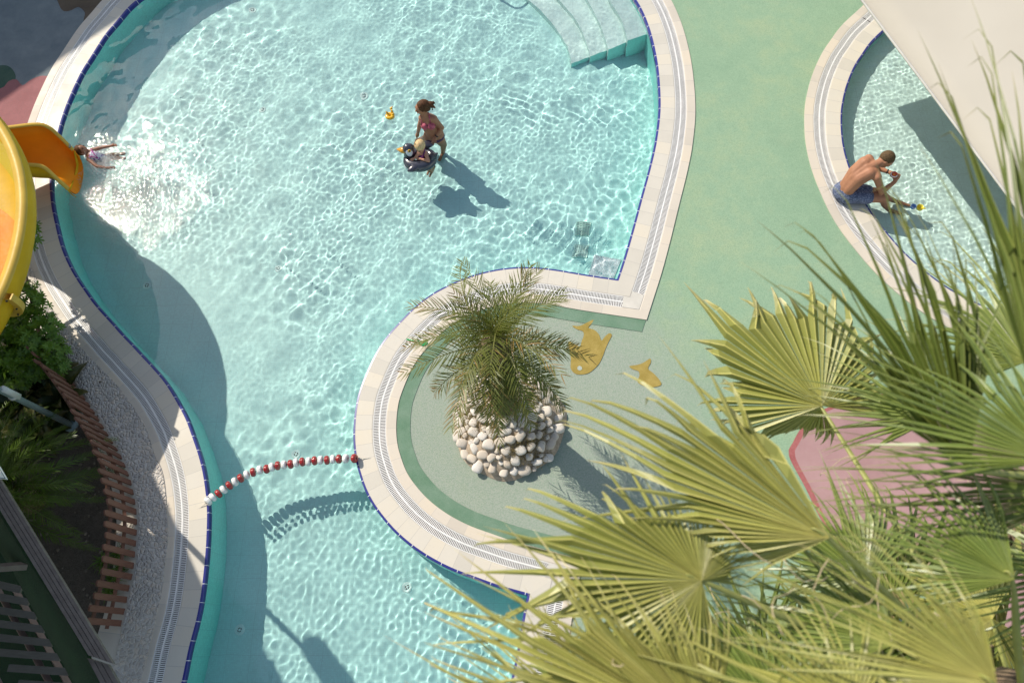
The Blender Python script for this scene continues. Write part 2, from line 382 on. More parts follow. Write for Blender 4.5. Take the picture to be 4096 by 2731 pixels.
def h_pool(X, Y):
    rw = np.hypot(X-WOM[0], Y-WOM[1]); rg = np.hypot(X-GIRL[0]-.6, Y-GIRL[1]+.3)
    m1 = .35+.9*vnoise(X, Y, 3.0, 5); m2 = .35+.65*vnoise(X, Y, 2.4, 9)*1.3
    low = np.clip((Y-1.0)/2.5, 0, 1); fineS = 1-low
    h = waves(X, Y, CB)*m1*(.45+.55*low)+waves(X, Y, CL)*(.5+.5*low)
    fine = .55*np.exp(-(rw/2.6)**2)+.55*m2+.3*fineS
    h += waves(X, Y, CF)*fine*.8
    h += waves(X, Y, CFL)*fineS*.6
    h += waves(X, Y, CS)*(1.0*np.exp(-(rg/1.1)**2)+.30*np.exp(-(rg/2.4)**2))
    br = vnoise(X, Y, 1.1, 31)*vnoise(X, Y, 2.3, 33)*2.0; wx = .25*vnoise(X, Y, 1.3, 41); wy = .25*vnoise(X, Y, 1.5, 43)
    br = br*np.clip((X-WOM[0]-.2)/.9, 0, 1)
    h += br*(ring(X+wx, Y+wy, (WOM[0]+.1, WOM[1]-.4), .16, .0006, 1.9, 1.5)+ring(X+wy, Y+wx, (WOM[0]+.9, WOM[1]-.1), .22, .0008, 2.1, 1.2))
    h += ring(X, Y, G(1040, 1490, WL), .12, .0006, .4, .5, .02)
    q = G(255, 800, WL); d = np.hypot((X-q[0])*.9, (Y-q[1])*.55); h *= .18+.82*np.clip((d-.9)/1.1, 0, 1)
    return h
CP = comps(rng, 60, .05, .12, 3.0); CP2 = comps(rng, 20, .15, .4, 1.0)
def h_pad(X, Y): return waves(X, Y, CP)*(.7+.5*vnoise(X, Y, 1.2, 2))+waves(X, Y, CP2)
water_sheet('pool_water', POOL, .017, h_pool, '')
water_sheet('paddling_pool_water', POOL2, .014, h_pad, '')
# ---------------------------------------------------------------- ground
def mat_ground():
    t = NT('green_rubber_ground'); p = t.geo(); s = t.sep(p)
    big = t.noise(.55, 4, .6, p); mid = t.noise(3.2, 5, .65, p); fine = t.noise(75, 3, .7, p)
    green = t.ramp(t.math('ADD', t.math('MULTIPLY', big, .6), t.math('MULTIPLY', mid, .4)), [(.3, (.215, .335, .225)), (.5, (.26, .38, .255)), (.72, (.35, .42, .25))])
    # greyer rubber laid round the palm island, worn into the green with a soft edge
    isl = G(1210, 1010); dx = t.math('SUBTRACT', s[0], isl[0]); dy = t.math('SUBTRACT', s[1], isl[1])
    d = t.math('SQRT', t.math('ADD', t.math('MULTIPLY', dx, dx), t.math('MULTIPLY', dy, dy)))
    k = t.math('ADD', d, t.math('MULTIPLY', t.math('SUBTRACT', mid, .5), 1.3))
    g = t.mix(t.ramp(t.math('DIVIDE', k, 5.0), [(.36, 1.0), (.62, 0.0)]), green, (.31, .345, .295))
    st = t.noise(1.3, 6, .72, p); g = t.mix(t.ramp(st, [(.52, 0.0), (.68, .22)]), g, (.34, .38, .25)); st2 = t.noise(.9, 7, .75, t.n('ShaderNodeTexCoord').outputs['Object']); g = t.mix(t.ramp(st2, [(.28, .30), (.42, 0.0)]), g, (.17, .29, .20))
    t.set(Base_Color=t.mix(t.ramp(fine, [(.42, .0), (.65, .6)]), g, (.13, .23, .15)), Roughness=.9)
    t.bump(fine, .5, .006); return t.m
M_GROUND = mat_ground()
B = 120.0
outer = [(-B, -B), (B, -B), (B, B), (-B, B)]
o = fill('ground', [outer, offpoly(POOL, T4-.01)[::2], offpoly(POOL2, T4-.01)[::2]], -.004, M_GROUND); tag(o, kind='structure')
# ---------------------------------------------------------------- mesh builders
V3 = Vector
class MB:
    def __init__(s): s.v = []; s.f = []
    def add(s, vs, fs):
        b = len(s.v); s.v += [tuple(v) for v in vs]; s.f += [tuple(b+i for i in f) for f in fs]; return s
    def box(s, c, size, rot=None, bev=0):
        x, y, z = (k/2 for k in size); R = rot or Matrix.Identity(3); c = V3(c)
        p = [V3((a, b, d)) for d in (-z, z) for b in (-y, y) for a in (-x, x)]
        return s.add([c+R @ q for q in p], [(0, 2, 3, 1), (4, 5, 7, 6), (0, 1, 5, 4), (2, 6, 7, 3), (0, 4, 6, 2), (1, 3, 7, 5)])
    def ell(s, c, r, rot=None, nu=16, nv=10):
        R = rot or Matrix.Identity(3); c = V3(c); r = (r, r, r) if isinstance(r, (int, float)) else r; vs = []; fs = []
        for j in range(nv+1):
            t = PI*j/nv
            for i in range(nu):
                a = 2*PI*i/nu; vs.append(c+R @ V3((r[0]*math.sin(t)*math.cos(a), r[1]*math.sin(t)*math.sin(a), r[2]*math.cos(t))))
        for j in range(nv):
            for i in range(nu): fs.append((j*nu+i, (j+1)*nu+i, (j+1)*nu+(i+1) % nu, j*nu+(i+1) % nu))
        return s.add(vs, fs)
    def tube(s, pts, rad, n=10, cap=True, flat=1.0, up=None, closed=False):
        pts = [V3(p) for p in pts]; m_ = len(pts); rad = [rad]*m_ if isinstance(rad, (int, float)) else rad; vs = []; fs = []
        prev = up or V3((0, 0, 1))
        for k in range(m_):
            a = pts[(k-1) % m_] if (closed or k > 0) else pts[k]; b = pts[(k+1) % m_] if (closed or k < m_-1) else pts[k]
            t = (b-a).normalized(); side = t.cross(prev)
            if side.length < 1e-3: side = t.cross(V3((1, 0, 0)))
            side.normalize(); u = side.cross(t).normalized(); 
            if up is None: prev = u
            for i in range(n):
                an = 2*PI*i/n; vs.append(pts[k]+side*math.cos(an)*rad[k]+u*math.sin(an)*rad[k]*flat)
        for k in range(m_ if closed else m_-1):
            k2 = (k+1) % m_
            for i in range(n): fs.append((k*n+i, k*n+(i+1) % n, k2*n+(i+1) % n, k2*n+i))
        if cap and not closed: fs.append(tuple(range(n))[::-1]); fs.append(tuple((m_-1)*n+i for i in range(n)))
        return s.add(vs, fs)
    def cap(s, a, b, ra, rb, n=12):
        """round-ended tapered limb."""
        a = V3(a); b = V3(b); d = (b-a); L = d.length; t = d/L if L > 1e-6 else V3((0, 0, 1)); pts = []; rs = []
        for k in range(5): an = PI/2*(1-k/4); pts.append(a-t*ra*math.sin(an)); rs.append(max(ra*math.cos(an), 1e-4))
        for k in range(5): an = PI/2*k/4; pts.append(b+t*rb*math.sin(an)); rs.append(max(rb*math.cos(an), 1e-4))
        return s.tube(pts, rs, n)
    def obj(s, name, mat, parent=None, smooth=True):
        me = bpy.data.meshes.new(name); me.from_pydata(s.v, [], s.f); me.validate()
        return link(name, me, mat, parent, smooth)
    def blend(s, name, mat, parent=None, voxel=.008, smooth=4):
        """fuse the pieces into one continuous skin."""
        o = s.obj('tmp', mat); md = o.modifiers.new('r', 'REMESH'); md.mode = 'VOXEL'; md.voxel_size = voxel
        if smooth: sm = o.modifiers.new('s', 'SMOOTH'); sm.iterations = smooth; sm.factor = .5
        dg = bpy.context.evaluated_depsgraph_get(); me = bpy.data.meshes.new_from_object(o.evaluated_get(dg)); me.name = name
        old = o.data; bpy.data.objects.remove(o); bpy.data.meshes.remove(old)
        me.materials.clear(); return link(name, me, mat, parent, True)
def inst(src, parent, mtx, name=None):
    o = src.copy(); COL.objects.link(o); o.parent = parent; o.matrix_parent_inverse = Matrix.Identity(4); o.matrix_basis = mtx
    return o
# ---------------------------------------------------------------- materials
M_SKIN = flat('skin_tanned', (.36, .17, .10), .55, .14, 9, .25); M_SKIN2 = flat('skin_light', (.50, .26, .17), .55, .10, 9, .25)
M_HAIR_B = flat('hair_brown', (.085, .038, .018), .65, .45, 40, .15); M_HAIR_BL = flat('hair_blond', (.60, .43, .23), .7, .35, 50, .15); M_HAIR_S = flat('hair_sandy', (.10, .064, .034), .7, .45, 60, .15)
def gloss(name, col, rough=.25, coat=.4, var=.06, scale=5):
    mm = flat(name, col, rough, var, scale, .5); b = mm.node_tree.nodes['Principled BSDF']; b.inputs['Coat Weight'].default_value = coat; b.inputs['Coat Roughness'].default_value = .12; return mm
M_RED = gloss('float_red', (.30, .018, .018), .3); M_WHITE = gloss('float_white', (.78, .78, .76), .35)
M_ROPE = flat('rope', (.5, .48, .44), .8)
M_PENG = gloss('vinyl_charcoal', (.036, .038, .058), .28, .5); M_PENGW = gloss('vinyl_pale_grey', (.62, .62, .68), .3); M_BEAK = gloss('vinyl_orange', (.62, .30, .03), .3)
M_DUCK = gloss('vinyl_yellow', (.72, .42, .01), .25, .6); M_DARK = flat('black_print', (.01, .01, .012), .4)
M_BLUE = gloss('toy_blue', (.10, .27, .62), .3); M_YEL = gloss('toy_yellow', (.72, .60, .03), .3); M_GRN = gloss('toy_green', (.01, .33, .10), .3)
M_STEEL = flat('stainless_steel', (.55, .56, .57), .28, .1, 6, .5, 0, 60, 1.0)
# ---------------------------------------------------------------- pool steps, inlets, floor grilles, handrail
M_STEP = mosaic('step_tiles', (.60, .80, .78), .03, .08, .2)
M_SIDE = mosaic('step_side_mosaic', (.36, .82, .76), .026, .06)
EDG = [[(1050,-150),(1130,-65),(1211,0),(1265,50),(1294,93),(1306,118),(1314,147)], [(1130,-150),(1215,-75),(1285,0),(1325,50),(1342,84),(1349,105),(1354,130)],
       [(1240,-150),(1300,-75),(1348,0),(1375,50),(1388,84),(1394,100),(1398,113)], [(1330,-150),(1370,-75),(1401,0),(1425,40),(1434,66),(1438,80),(1441,94)]]
END = (1486, 79)
bm = bmesh.new()
for i, e in enumerate(EDG):
    z = D1+(i+1)*(-.09-D1)/4.6
    a, _ = catmull([GW(x, y, z) for x, y in e], .05, False)
    endp = GW(END[0]+30, END[1]-11, z); top = GW(1620, -150, z)
    ring_ = [(p[0], p[1]) for p in a]+[(endp[0], endp[1]), (top[0], top[1])]
    lo = D1-.01
    vt = [bm.verts.new((x, y, z)) for x, y in ring_]; vb = [bm.verts.new((x, y, lo)) for x, y in ring_]
    bm.faces.new(vt); n = len(vt)
    for k in range(n): f_ = bm.faces.new((vt[k], vb[k], vb[(k+1) % n], vt[(k+1) % n])); f_.material_index = 1 if k >= len(a)-1 else 0
bmesh.ops.recalc_face_normals(bm, faces=bm.faces)
bmesh.ops.triangulate(bm, faces=[f for f in bm.faces if len(f.verts) > 4])
uvl = bm.loops.layers.uv.new('UVMap')
for f in bm.faces:
    side = abs(f.normal.z) < .5
    for l in f.loops: c = l.vert.co; l[uvl].uv = ((c.x+c.y, c.z) if side else (c.x, c.y))
o = bmobj('pool_steps', bm, [M_STEP, M_SIDE]); tag(o, kind='structure'); o.cycles.is_caustics_receiver = True
M_INLET = gloss('inlet_plastic', (.66, .88, .86), .5, 0)
INL = [((338, 656), 'in the shaded water off the curving left wall'), ((639, 616), 'in the bright ripples south of the splash'), ((552, 1445), 'in the shade near the bottom of the left wall'), ((935, 1348), 'off the pool wall below the palm island'),
       ((680, 1043), 'just above the red and white float line'), ((580, 22), 'near the top edge of the pool, left of the middle'), ((604, 253), 'out from the splashing girl'), ((837, 221), 'left of the duck toy')]
inlet0 = None
def make_inlet():
    r = empty('floor_inlet'); m1 = MB(); n = 24; vs = []; fs = []
    for (rr, z) in ((.072, 0), (.070, .006), (.046, .009), (.040, .004)): vs += [(rr*math.cos(2*PI*i/n), rr*math.sin(2*PI*i/n), z) for i in range(n)]
    for k in range(3): fs += [(k*n+i, k*n+(i+1) % n, (k+1)*n+(i+1) % n, (k+1)*n+i) for i in range(n)]
    m1.add(vs, fs).obj('flange', M_INLET, r)
    m2 = MB(); m2.ell((0, 0, .004), (.040, .040, .012)); m2.obj('nozzle', M_INLET, r)
    m3 = MB()
    for k in range(4):
        a0 = k*PI/2+.2; vs = [((rr)*math.cos(a0+t*.28), rr*math.sin(a0+t*.28), .0155 if rr < .03 else .013) for rr in (.018, .032) for t in range(5)]
        m3.add(vs, [(t, t+1, t+6, t+5) for t in range(4)])
    m3.obj('slots', M_DARK, r, False); return r
def dup(root, loc, rz=0, label=None, group=None, scale=1.0):
    r = root.copy(); COL.objects.link(r); r.location = loc; r.rotation_euler = (0, 0, rz); r.scale = (scale,)*3
    if label: r['label'] = label
    if group: r['group'] = group
    for ch in list(root.children):
        c = ch.copy(); COL.objects.link(c); c.parent = r
        for g in ch.children: d = g.copy(); COL.objects.link(d); d.parent = c
    return r
for i, ((x, y), t) in enumerate(INL):
    if i == 0: inlet0 = make_inlet(); o = inlet0; o.location = GW(x, y, D1+.001)
    else: o = dup(inlet0, GW(x, y, D1+.001), i*.7)
    tag(o, 'round white floor inlet '+t, 'pool inlet', 'round inlets on the pool floor')
# inlet on the side wall of the steps
def grille(P4, mat, label, nb, holes=False):
    a, b, c, d = [V3(GW(x, y, D1+.012)) for x, y in P4]; ctr = (a+b+c+d)/4; r = empty('floor_grille', ctr, label, 'floor grille')
    fm = MB()
    for p, q in ((a, b), (b, c), (c, d), (d, a)): fm.tube([p, q], .010, 4)
    fm.obj('frame', mat, r, False); bars = MB()
    for k in range(1, nb):
        t = k/nb; bars.tube([a.lerp(d, t), b.lerp(c, t)], .0085 if not holes else .011, 4, flat=.6)
    for k in range(1, 5 if not holes else nb): t = k/(5 if not holes else nb); bars.tube([a.lerp(b, t), d.lerp(c, t)], .006 if not holes else .011, 4, flat=.6)
    bars.obj('bars', mat, r, False)
    MB().add([v-V3((0, 0, .010)) for v in (a, b, c, d)], [(0, 1, 2, 3)]).obj('sump', M_GUT2, r, False)
M_GUT2 = flat('sump_dark', (.34, .55, .52), .8)
M_GR1 = flat('grille_grey_green', (.46, .68, .62), .5); M_GR2 = flat('grille_steel', (.46, .64, .62), .4, .2, 20); M_GR3 = flat('grille_bright_steel', (.60, .62, .68), .35, .2, 30)
grille([(1326, 510), (1357, 512), (1352, 541), (1322, 539)], M_GR1, 'greenish square grille on the pool floor, farthest of three from the sharp corner', 9)
grille([(1322, 561), (1354, 563), (1348, 592), (1315, 591)], M_GR2, 'grey steel square grille on the pool floor, middle one of three near the corner', 9)
grille([(1367, 586), (1427, 597), (1409, 641), (1352, 632)], M_GR3, 'large perforated bright steel grille in the sharp corner of the pool', 16, True)
# handrail whose shadow falls beside the steps
dirv = V3((math.cos(TRAVEL), math.sin(TRAVEL), 0)); kh = 1/math.tan(SUN_EL); kr = math.tan(math.asin(math.cos(SUN_EL)/1.333))
def caster(p, z): return V3(p)-V3((0, 0, p[2]))-dirv*(z*kh+(WL-p[2])*kr)+V3((0, 0, z))
hr = empty('pool_handrail', (0, 0, 0), 'stainless steel pool handrail arching over the steps at the top edge', 'handrail')
q0 = caster(GW(1143, -4, D1), .75); q1 = caster(GW(1190, 17, D1), .55); q2 = caster(GW(1208, -10, D1), .30)
hr.location = (q1.x, q1.y, 0)
far = q0+V3((-.9, .9, .1)); rp, _ = [], 0
ctl = [V3((far.x-.1, far.y+.1, .0)), far, q0, q1, q2, q2+V3((.05, .25, -.5))]
pts_ = []
for i in range(len(ctl)-1):
    for t in range(8):
        p0, p1, p2, p3 = ctl[max(i-1, 0)], ctl[i], ctl[i+1], ctl[min(i+2, len(ctl)-1)]; t_ = t/8
        pts_.append(.5*((2*p1)+(p2-p0)*t_+(2*p0-5*p1+4*p2-p3)*t_*t_+(3*p1-p0-3*p2+p3)*t_**3))
MB().tube(pts_, .021, 12).obj('rail', M_STEEL, hr)
# ---------------------------------------------------------------- float line
FL = [(1433,318,'w'),(1465,290,'w'),(1505,265,'r'),(1540,237,'w'),(1580,208,'r'),(1618,183,'w'),(1658,158,'r'),(1700,135,'w'),(1743,117,'r'),(1790,101,'w'),(1837,95,'r'),(1873,82,'w'),(1913,72,'r'),(1957,66,'w'),(2002,62,'r'),(2040,52,'w'),(2083,46,'r'),(2125,44,'w'),(2167,38,'r'),(2208,34,'w'),(2252,34,'r'),(2292,28,'w'),(2335,26,'r'),(2382,24,'w'),(2441,22,'r')]
FP = [((x*.33347, y*.33347+1045), c) for x, y, c in FL]
fl = empty('float_line', G(*FP[12][0]), 'red and white float line strung across the narrow neck of the pool', 'float line')
def float_mb():
    m_ = MB(); n = 28; prof = [(-.030, .016), (-.033, .030), (-.028, .050), (-.014, .060), (-.003, .0615), (0, .0585), (.003, .0615), (.014, .060), (.028, .050), (.033, .030), (.030, .016)]
    vs = []; fs = []
    for (x, r) in prof:
        for i in range(n):
            a = 2*PI*i/n; rr = r*(1-.05*(1 if i % 7 == 0 else 0)*(r > .04)); vs.append((x, rr*math.cos(a), rr*math.sin(a)))
    for k in range(len(prof)-1): fs += [(k*n+i, k*n+(i+1) % n, (k+1)*n+(i+1) % n, (k+1)*n+i) for i in range(n)]
    return m_.add(vs, fs)
FP3 = []
for i, (p, c) in enumerate(FP):
    z = .012
    if i == 0: z = .05
    if i == 1: z = .03
    if i == len(FP)-1: z = .075
    if i == len(FP)-2: z = .04
    FP3.append(V3(G(p[0], p[1], z)))
fw = float_mb().obj('float', M_WHITE, fl); fr_ = float_mb().obj('float', M_RED, fl)
for i, (p, c) in enumerate(FP):
    a = FP3[max(i-1, 0)]; b = FP3[min(i+1, len(FP)-1)]; d = (b-a).normalized()
    q = d.to_track_quat('X', 'Z'); M_ = Matrix.Translation(FP3[i]-V3(fl.location)) @ q.to_matrix().to_4x4() @ Matrix.Rotation(random.uniform(0, 6), 4, 'X') @ Matrix.Rotation(random.uniform(-.12, .12), 4, 'Z')
    src = fw if c == 'w' else fr_
    o = inst(src, fl, M_); o['label'] = 'white float' if c == 'w' else 'red float'
bpy.data.objects.remove(fw); bpy.data.objects.remove(fr_)
e0 = V3(G(437, 1174, .004)); e1 = V3(G(860, 1052, .004))
MB().tube([e0, V3(G(460, 1166, .01)), FP3[0]]+FP3[1:]+[V3(G(835, 1053, .02)), e1], .004, 6).obj('rope', M_ROPE, fl)
# ---------------------------------------------------------------- hands, heads
def hand(m_, wrist, palm, size=1.0, spread=.35, up=(0, 0, 1), curl=.25, side=1):
    w = V3(wrist); p = V3(palm); d = (p-w).normalized(); u = V3(up); s_ = d.cross(u).normalized(); u = s_.cross(d)
    m_.cap(w, w+d*.07*size, .026*size, .034*size)
    for k, (off, ln) in enumerate(((-.030, .058), (-.010, .070), (.010, .075), (.029, .066))):
        a = w+d*.085*size+s_*off*size; dd = (d+s_*off*spread*18*.5).normalized(); b = a+dd*ln*.55*size-u*curl*.015*size; c = b+(dd-u*curl).normalized()*ln*.5*size
        m_.cap(a, b, .0095*size, .0088*size, 8); m_.cap(b, c, .0088*size, .007*size, 8)
    a = w+d*.03*size-s_*side*.026*size; b = a+(d*.6-s_*side*.8).normalized()*.036*size; c = b+(d*.9-s_*side*.25).normalized()*.030*size
    m_.cap(a, b, .011*size, .010*size, 8); m_.cap(b, c, .010*size, .008*size, 8)
def head(m_, c, fwd, upv, r=.1, nose=True):
    """skull, jaw, nose and ears; fwd = where the face looks."""
    c = V3(c); f = V3(fwd).normalized(); u = V3(upv); s_ = f.cross(u).normalized(); u = s_.cross(f).normalized(); R = Matrix((f, s_, u)).transposed()
    m_.ell(c, (r*.98, r*.78, r), R); m_.ell(c+f*r*.30-u*r*.48, (r*.62, r*.56, r*.62), R)
    m_.ell(c+f*r*.98-u*r*.22, (r*.20, r*.13, r*.20), R, 10, 6)
    m_.ell(c+f*r*.80-u*r*.62, (r*.14, r*.26, r*.09), R, 10, 6)
    for k in (-1, 1): m_.ell(c+s_*k*r*.80-u*r*.20-f*r*.05, (r*.17, r*.08, r*.26), R, 10, 6)
    return c, f, s_, u, R
def face(parent, c, f, s_, u, r, R):
    for k in (-1, 1): MB().ell(c+f*r*.86+s_*k*r*.34+u*r*.02, (r*.08, r*.15, r*.07), R, 10, 6).obj('eye', M_HAIR_B, parent)
    for k in (-1, 1): MB().ell(c+f*r*.90+s_*k*r*.34+u*r*.20, (r*.05, r*.20, r*.035), R, 10, 6).obj('eyebrow', M_HAIR_B, parent)
    MB().ell(c+f*r*.92-u*r*.62, (r*.07, r*.22, r*.06), R, 10, 6).obj('mouth', flat('lips', (.42, .12, .10), .5) if 'lips' not in bpy.data.materials else bpy.data.materials['lips'], parent)
# ---------------------------------------------------------------- woman
def cw(x, y, z): return V3(G(x/6.827+832.6, y/6.827+201.0, z))
def cwu(x, y, z): return V3(GW(x/6.827+832.6, y/6.827+201.0, z))
wo = empty('person', cw(1120, 760, 0)-V3((0, 0, 0)), 'woman in a patterned bikini standing in the pool holding the penguin ring', 'person'); wo.location.z = D1
b = MB()
pel = cw(1120, 735, .10); wst = cw(1075, 640, .27); chest = cw(1035, 520, .46); nk = cw(985, 425, .60); hd = cw(935, 315, .71)
b.ell(pel, (.165, .12, .12)); b.ell(wst, (.130, .095, .13)); b.cap(pel, wst, .125, .105); b.cap(wst, chest, .105, .118); b.ell(chest, (.150, .105, .12))
b.cap(nk, hd, .048, .052); b.cap(chest, nk, .09, .055)
shL = cw(1120, 490, .54); shR = cw(935, 480, .54); b.cap(shR, shL, .058, .058)
elL = cw(1243, 635, .32); wrL = cw(1150, 780, .20); b.cap(shL, elL, .050, .041); b.cap(elL, wrL, .041, .027); hand(b, wrL, cw(1112, 850, .13), 1.0, side=1)
elR = cw(893, 600, .34); wrR = cw(868, 715, .06); b.cap(shR, elR, .047, .037); b.cap(elR, wrR, .037, .026); hand(b, wrR, cwu(850, 780, -.06), 1.0, side=-1)
hpL = cw(1185, 765, .06); hpR = cw(1050, 765, .06)
knL = cwu(1268, 900, -.32); anL = cwu(1262, 1010, -.70); knR = cwu(955, 815, -.32); anR = cwu(850, 830, -.70)
for hp, kn, an in ((hpL, knL, anL), (hpR, knR, anR)):
    b.cap(hp, kn, .098, .064); b.cap(kn, an, .060, .038); b.cap(an-V3((0, 0, .03)), an+V3((-.05, -.15, -.045)), .034, .026)
for k in ((1075, 560), (985, 560)): b.ell(cw(k[0], k[1], .46)+V3((0, -.045, 0)), (.062, .06, .058))
c_, f_h, s_h, u_h, R_h = head(b, hd, (-.93, -.30, -.16), (0, -.05, 1), .108)
b.blend('body', M_SKIN, wo, .009, 5)
face(wo, c_, f_h, s_h, u_h, .108, R_h)
h = MB(); h.ell(c_-f_h*.028+u_h*.022, (.112, .094, .106), R_h); h.ell(c_-f_h*.07-u_h*.03, (.06, .07, .07), R_h)
bun = cw(1065, 262, .76); h.cap(c_-f_h*.07, bun, .045, .035); h.ell(bun, (.052, .045, .045)); h.cap(bun, bun+V3((.06, -.04, -.03)), .03, .015)
for k in range(14): a = bun+V3((random.uniform(.0, .05), random.uniform(-.04, .04), random.uniform(-.03, .04))); h.cap(a, a+V3((random.uniform(.0, .05), random.uniform(-.06, .03), random.uniform(-.05, .03))), .010, .004, 6)
h.blend('hair', M_HAIR_B, wo, .008, 2)
def mat_bikini():
    t = NT('bikini_print'); p = t.objc(); w = t.n('ShaderNodeTexVoronoi'); w.inputs['Scale'].default_value = 22; t.l(p, w.inputs['Vector'])
    s = t.sep(w.outputs['Color']); t.set(Base_Color=t.ramp(s[0], [(.0, (.45, .05, .07)), (.30, (.50, .12, .08)), (.33, (.50, .62, .66)), (.58, (.60, .68, .70)), (.61, (.03, .03, .09)), (1, (.04, .03, .12))]), Roughness=.6)
    t.t.nodes[-2].color_ramp.interpolation = 'CONSTANT' if hasattr(t.t.nodes[-2], 'color_ramp') else None
    return t.m
try: M_BIK = mat_bikini()
except Exception: M_BIK = flat('bikini_print', (.4, .08, .12), .6, .5, 30)
k_ = MB()
for k in ((1078, 562), (980, 560)): k_.ell(cw(k[0], k[1], .46)+V3((0, -.052, .0)), (.066, .062, .060))
k_.tube([cw(1078, 590, .44)+V3((.0, -.09, 0)), cw(1135, 560, .45)+V3((.045, .0, 0)), cw(1060, 540, .46)+V3((.0, .12, 0)), cw(930, 560, .45), cw(980, 600, .44)+V3((0, -.09, 0))], .012, 6, True, .4)
k_.tube([cw(1075, 535, .48)+V3((0, -.08, .02)), cw(1020, 430, .60)+V3((.03, -.03, .02)), cw(1000, 405, .62)+V3((.02, .05, .02)), cw(955, 440, .58)+V3((-.03, -.04, 0)), cw(950, 540, .48)+V3((-.02, -.08, .02))], .011, 6, True, .5)
k_.obj('bikini_top', M_BIK, wo)
k_ = MB(); k_.ell(pel+V3((0, 0, -.045)), (.171, .128, .085)); k_.obj('bikini_bottom', flat('bikini_navy', (.06, .02, .07), .6, .5, 30), wo)
wb = wrL.lerp(elL, .10); k_ = MB(); k_.tube([wb, wb.lerp(elL, .1)], .034, 14); k_.obj('wristband', M_DARK, wo)
# ---------------------------------------------------------------- penguin ring and toddler
pr = empty('swim_ring', cw(900, 1090, 0), 'dark grey inflatable penguin swim ring with orange beak, carrying a toddler', 'swim ring')
ctr = cw(905, 1118, .055); m_ = MB(); rx, ry, tr = .195, .140, .078
axr = math.radians(6)
rp = [ctr+V3((rx*math.cos(a)*math.cos(axr)-ry*math.sin(a)*math.sin(axr), rx*math.cos(a)*math.sin(axr)+ry*math.sin(a)*math.cos(axr), 0)) for a in [2*PI*i/40 for i in range(40)]]
m_.tube(rp, [tr*(1-.26*math.sin(2*PI*i/40)) for i in range(40)], 18, closed=True, flat=.95, up=V3((0, 0, 1))); 
tailp = cw(1172, 1035, .24)
hdP = cw(722, 962, .24); nkb = cw(735, 1080, .08)
m_.blend('ring', M_PENG, pr, .008, 3)
m_ = MB(); m_.cap(nkb, hdP, .088, .084); m_.ell(hdP, (.098, .088, .095)); m_.blend('head', M_PENG, pr, .008, 3)
m_ = MB(); tb = cw(625, 985, .22); tp = cw(535, 968, .20); m_.tube([hdP.lerp(tb, .55), tb, tb.lerp(tp, .6), tp], [.066, .052, .028, .006], 16, flat=.85); m_.obj('beak', M_BEAK, pr)
m_ = MB(); m_.cap(cw(1050, 1130, .07), cw(1110, 1080, .15), .078, .062); m_.cap(cw(1110, 1080, .15), tailp, .060, .014); m_.obj('tail', M_PENG, pr)
for a, bq in (((915, 905, .12), (1112, 905, .13)), ((880, 1225, .09), (705, 1315, .10))):
    m_ = MB(); A = cw(*a); Bq = cw(*bq); m_.tube([A.lerp(Bq, t) for t in (0, .12, .35, .6, .85, 1.0)], [.020, .056, .070, .060, .034, .008], 16, flat=.75); m_.obj('wing', M_PENG, pr)
m_ = MB(); e_ = V3((.25, -.80, .50)).normalized(); Re = e_.to_track_quat('Z', 'Y').to_matrix()
m_.ell(hdP+e_*.066+V3((-.002, -.004, -.026)), (.058, .082, .036), Re); m_.obj('face_patch', M_PENGW, pr)
m_ = MB(); m_.ell(hdP+e_*.102, (.026, .024, .010), Re); m_.obj('eye_ring', M_DUCK, pr)
m_ = MB(); m_.ell(hdP+e_*.108, (.015, .015, .008), Re); m_.obj('pupil', M_DARK, pr)
m_ = MB(); m_.tube([rp[i]+(rp[i]-ctr).normalized()*.022+V3((0, 0, -.045)) for i in range(20, 27)], [.02, .055, .068, .07, .068, .055, .02], 12); m_.obj('belly_patch', M_PENGW, pr)
td = empty('person', cw(900, 1080, 0), 'blond toddler sitting in the penguin ring', 'person'); td.location.z = D1
b = MB(); th = cw(905, 930, .33); tc = cw(935, 1050, .12); tl = cw(930, 1100, -.08)
b.ell(tc, (.075, .065, .08)); b.cap(tl, tc, .082, .07); b.cap(tc, cw(925, 1000, .22), .06, .035); 
s1 = cw(985, 1030, .19); s2 = cw(880, 1035, .19); b.cap(s1, s2, .036, .036)
e1_ = cw(1035, 1150, .16); w1_ = cw(935, 1130, .16); b.cap(s1, e1_, .034, .028); b.cap(e1_, w1_, .028, .019); hand(b, w1_, cw(860, 1110, .16), .62, side=-1)
e2_ = cw(850, 1075, .17); w2_ = cw(820, 1110, .16); b.cap(s2, e2_, .032, .026); b.cap(e2_, w2_, .026, .018); hand(b, w2_, cw(790, 1120, .15), .6)
for q in ((1000, 1180, 1110, 1240, 1090, 1330), (900, 1190, 1010, 1260, 1050, 1300)):
    kn = cwu(q[2], q[3], -.22); an = cwu(q[4], q[5], -.45); b.cap(tl, kn, .058, .042); b.cap(kn, an, .04, .026); b.cap(an, an+V3((-.03, -.07, -.02)), .024, .018)
c_, f_h, s_h, u_h, R_h = head(b, th, (-.35, -.75, -.35), (-.1, .35, 1), .085)
b.blend('body', M_SKIN2, td, .007, 4); face(td, c_, f_h, s_h, u_h, .085, R_h)
h = MB(); h.ell(c_-f_h*.018+u_h*.020, (.092, .082, .088), R_h)
for k in range(60):
    d = V3((random.gauss(0, 1), random.gauss(0, 1), random.gauss(0, 1))).normalized()
    if d.dot(f_h) > .45: continue
    a = c_-f_h*.018+u_h*.02+R_h @ V3((d.x*.085, d.y*.075, d.z*.08)); h.cap(a, a+d*.014+V3((random.uniform(-.02, .02), random.uniform(-.02, .02), -.02)), .010, .004, 6)
tk = c_+u_h*.09-V3((.02, 0, 0)); h.cap(tk, tk+V3((-.02, .02, .03)), .013, .007, 6)
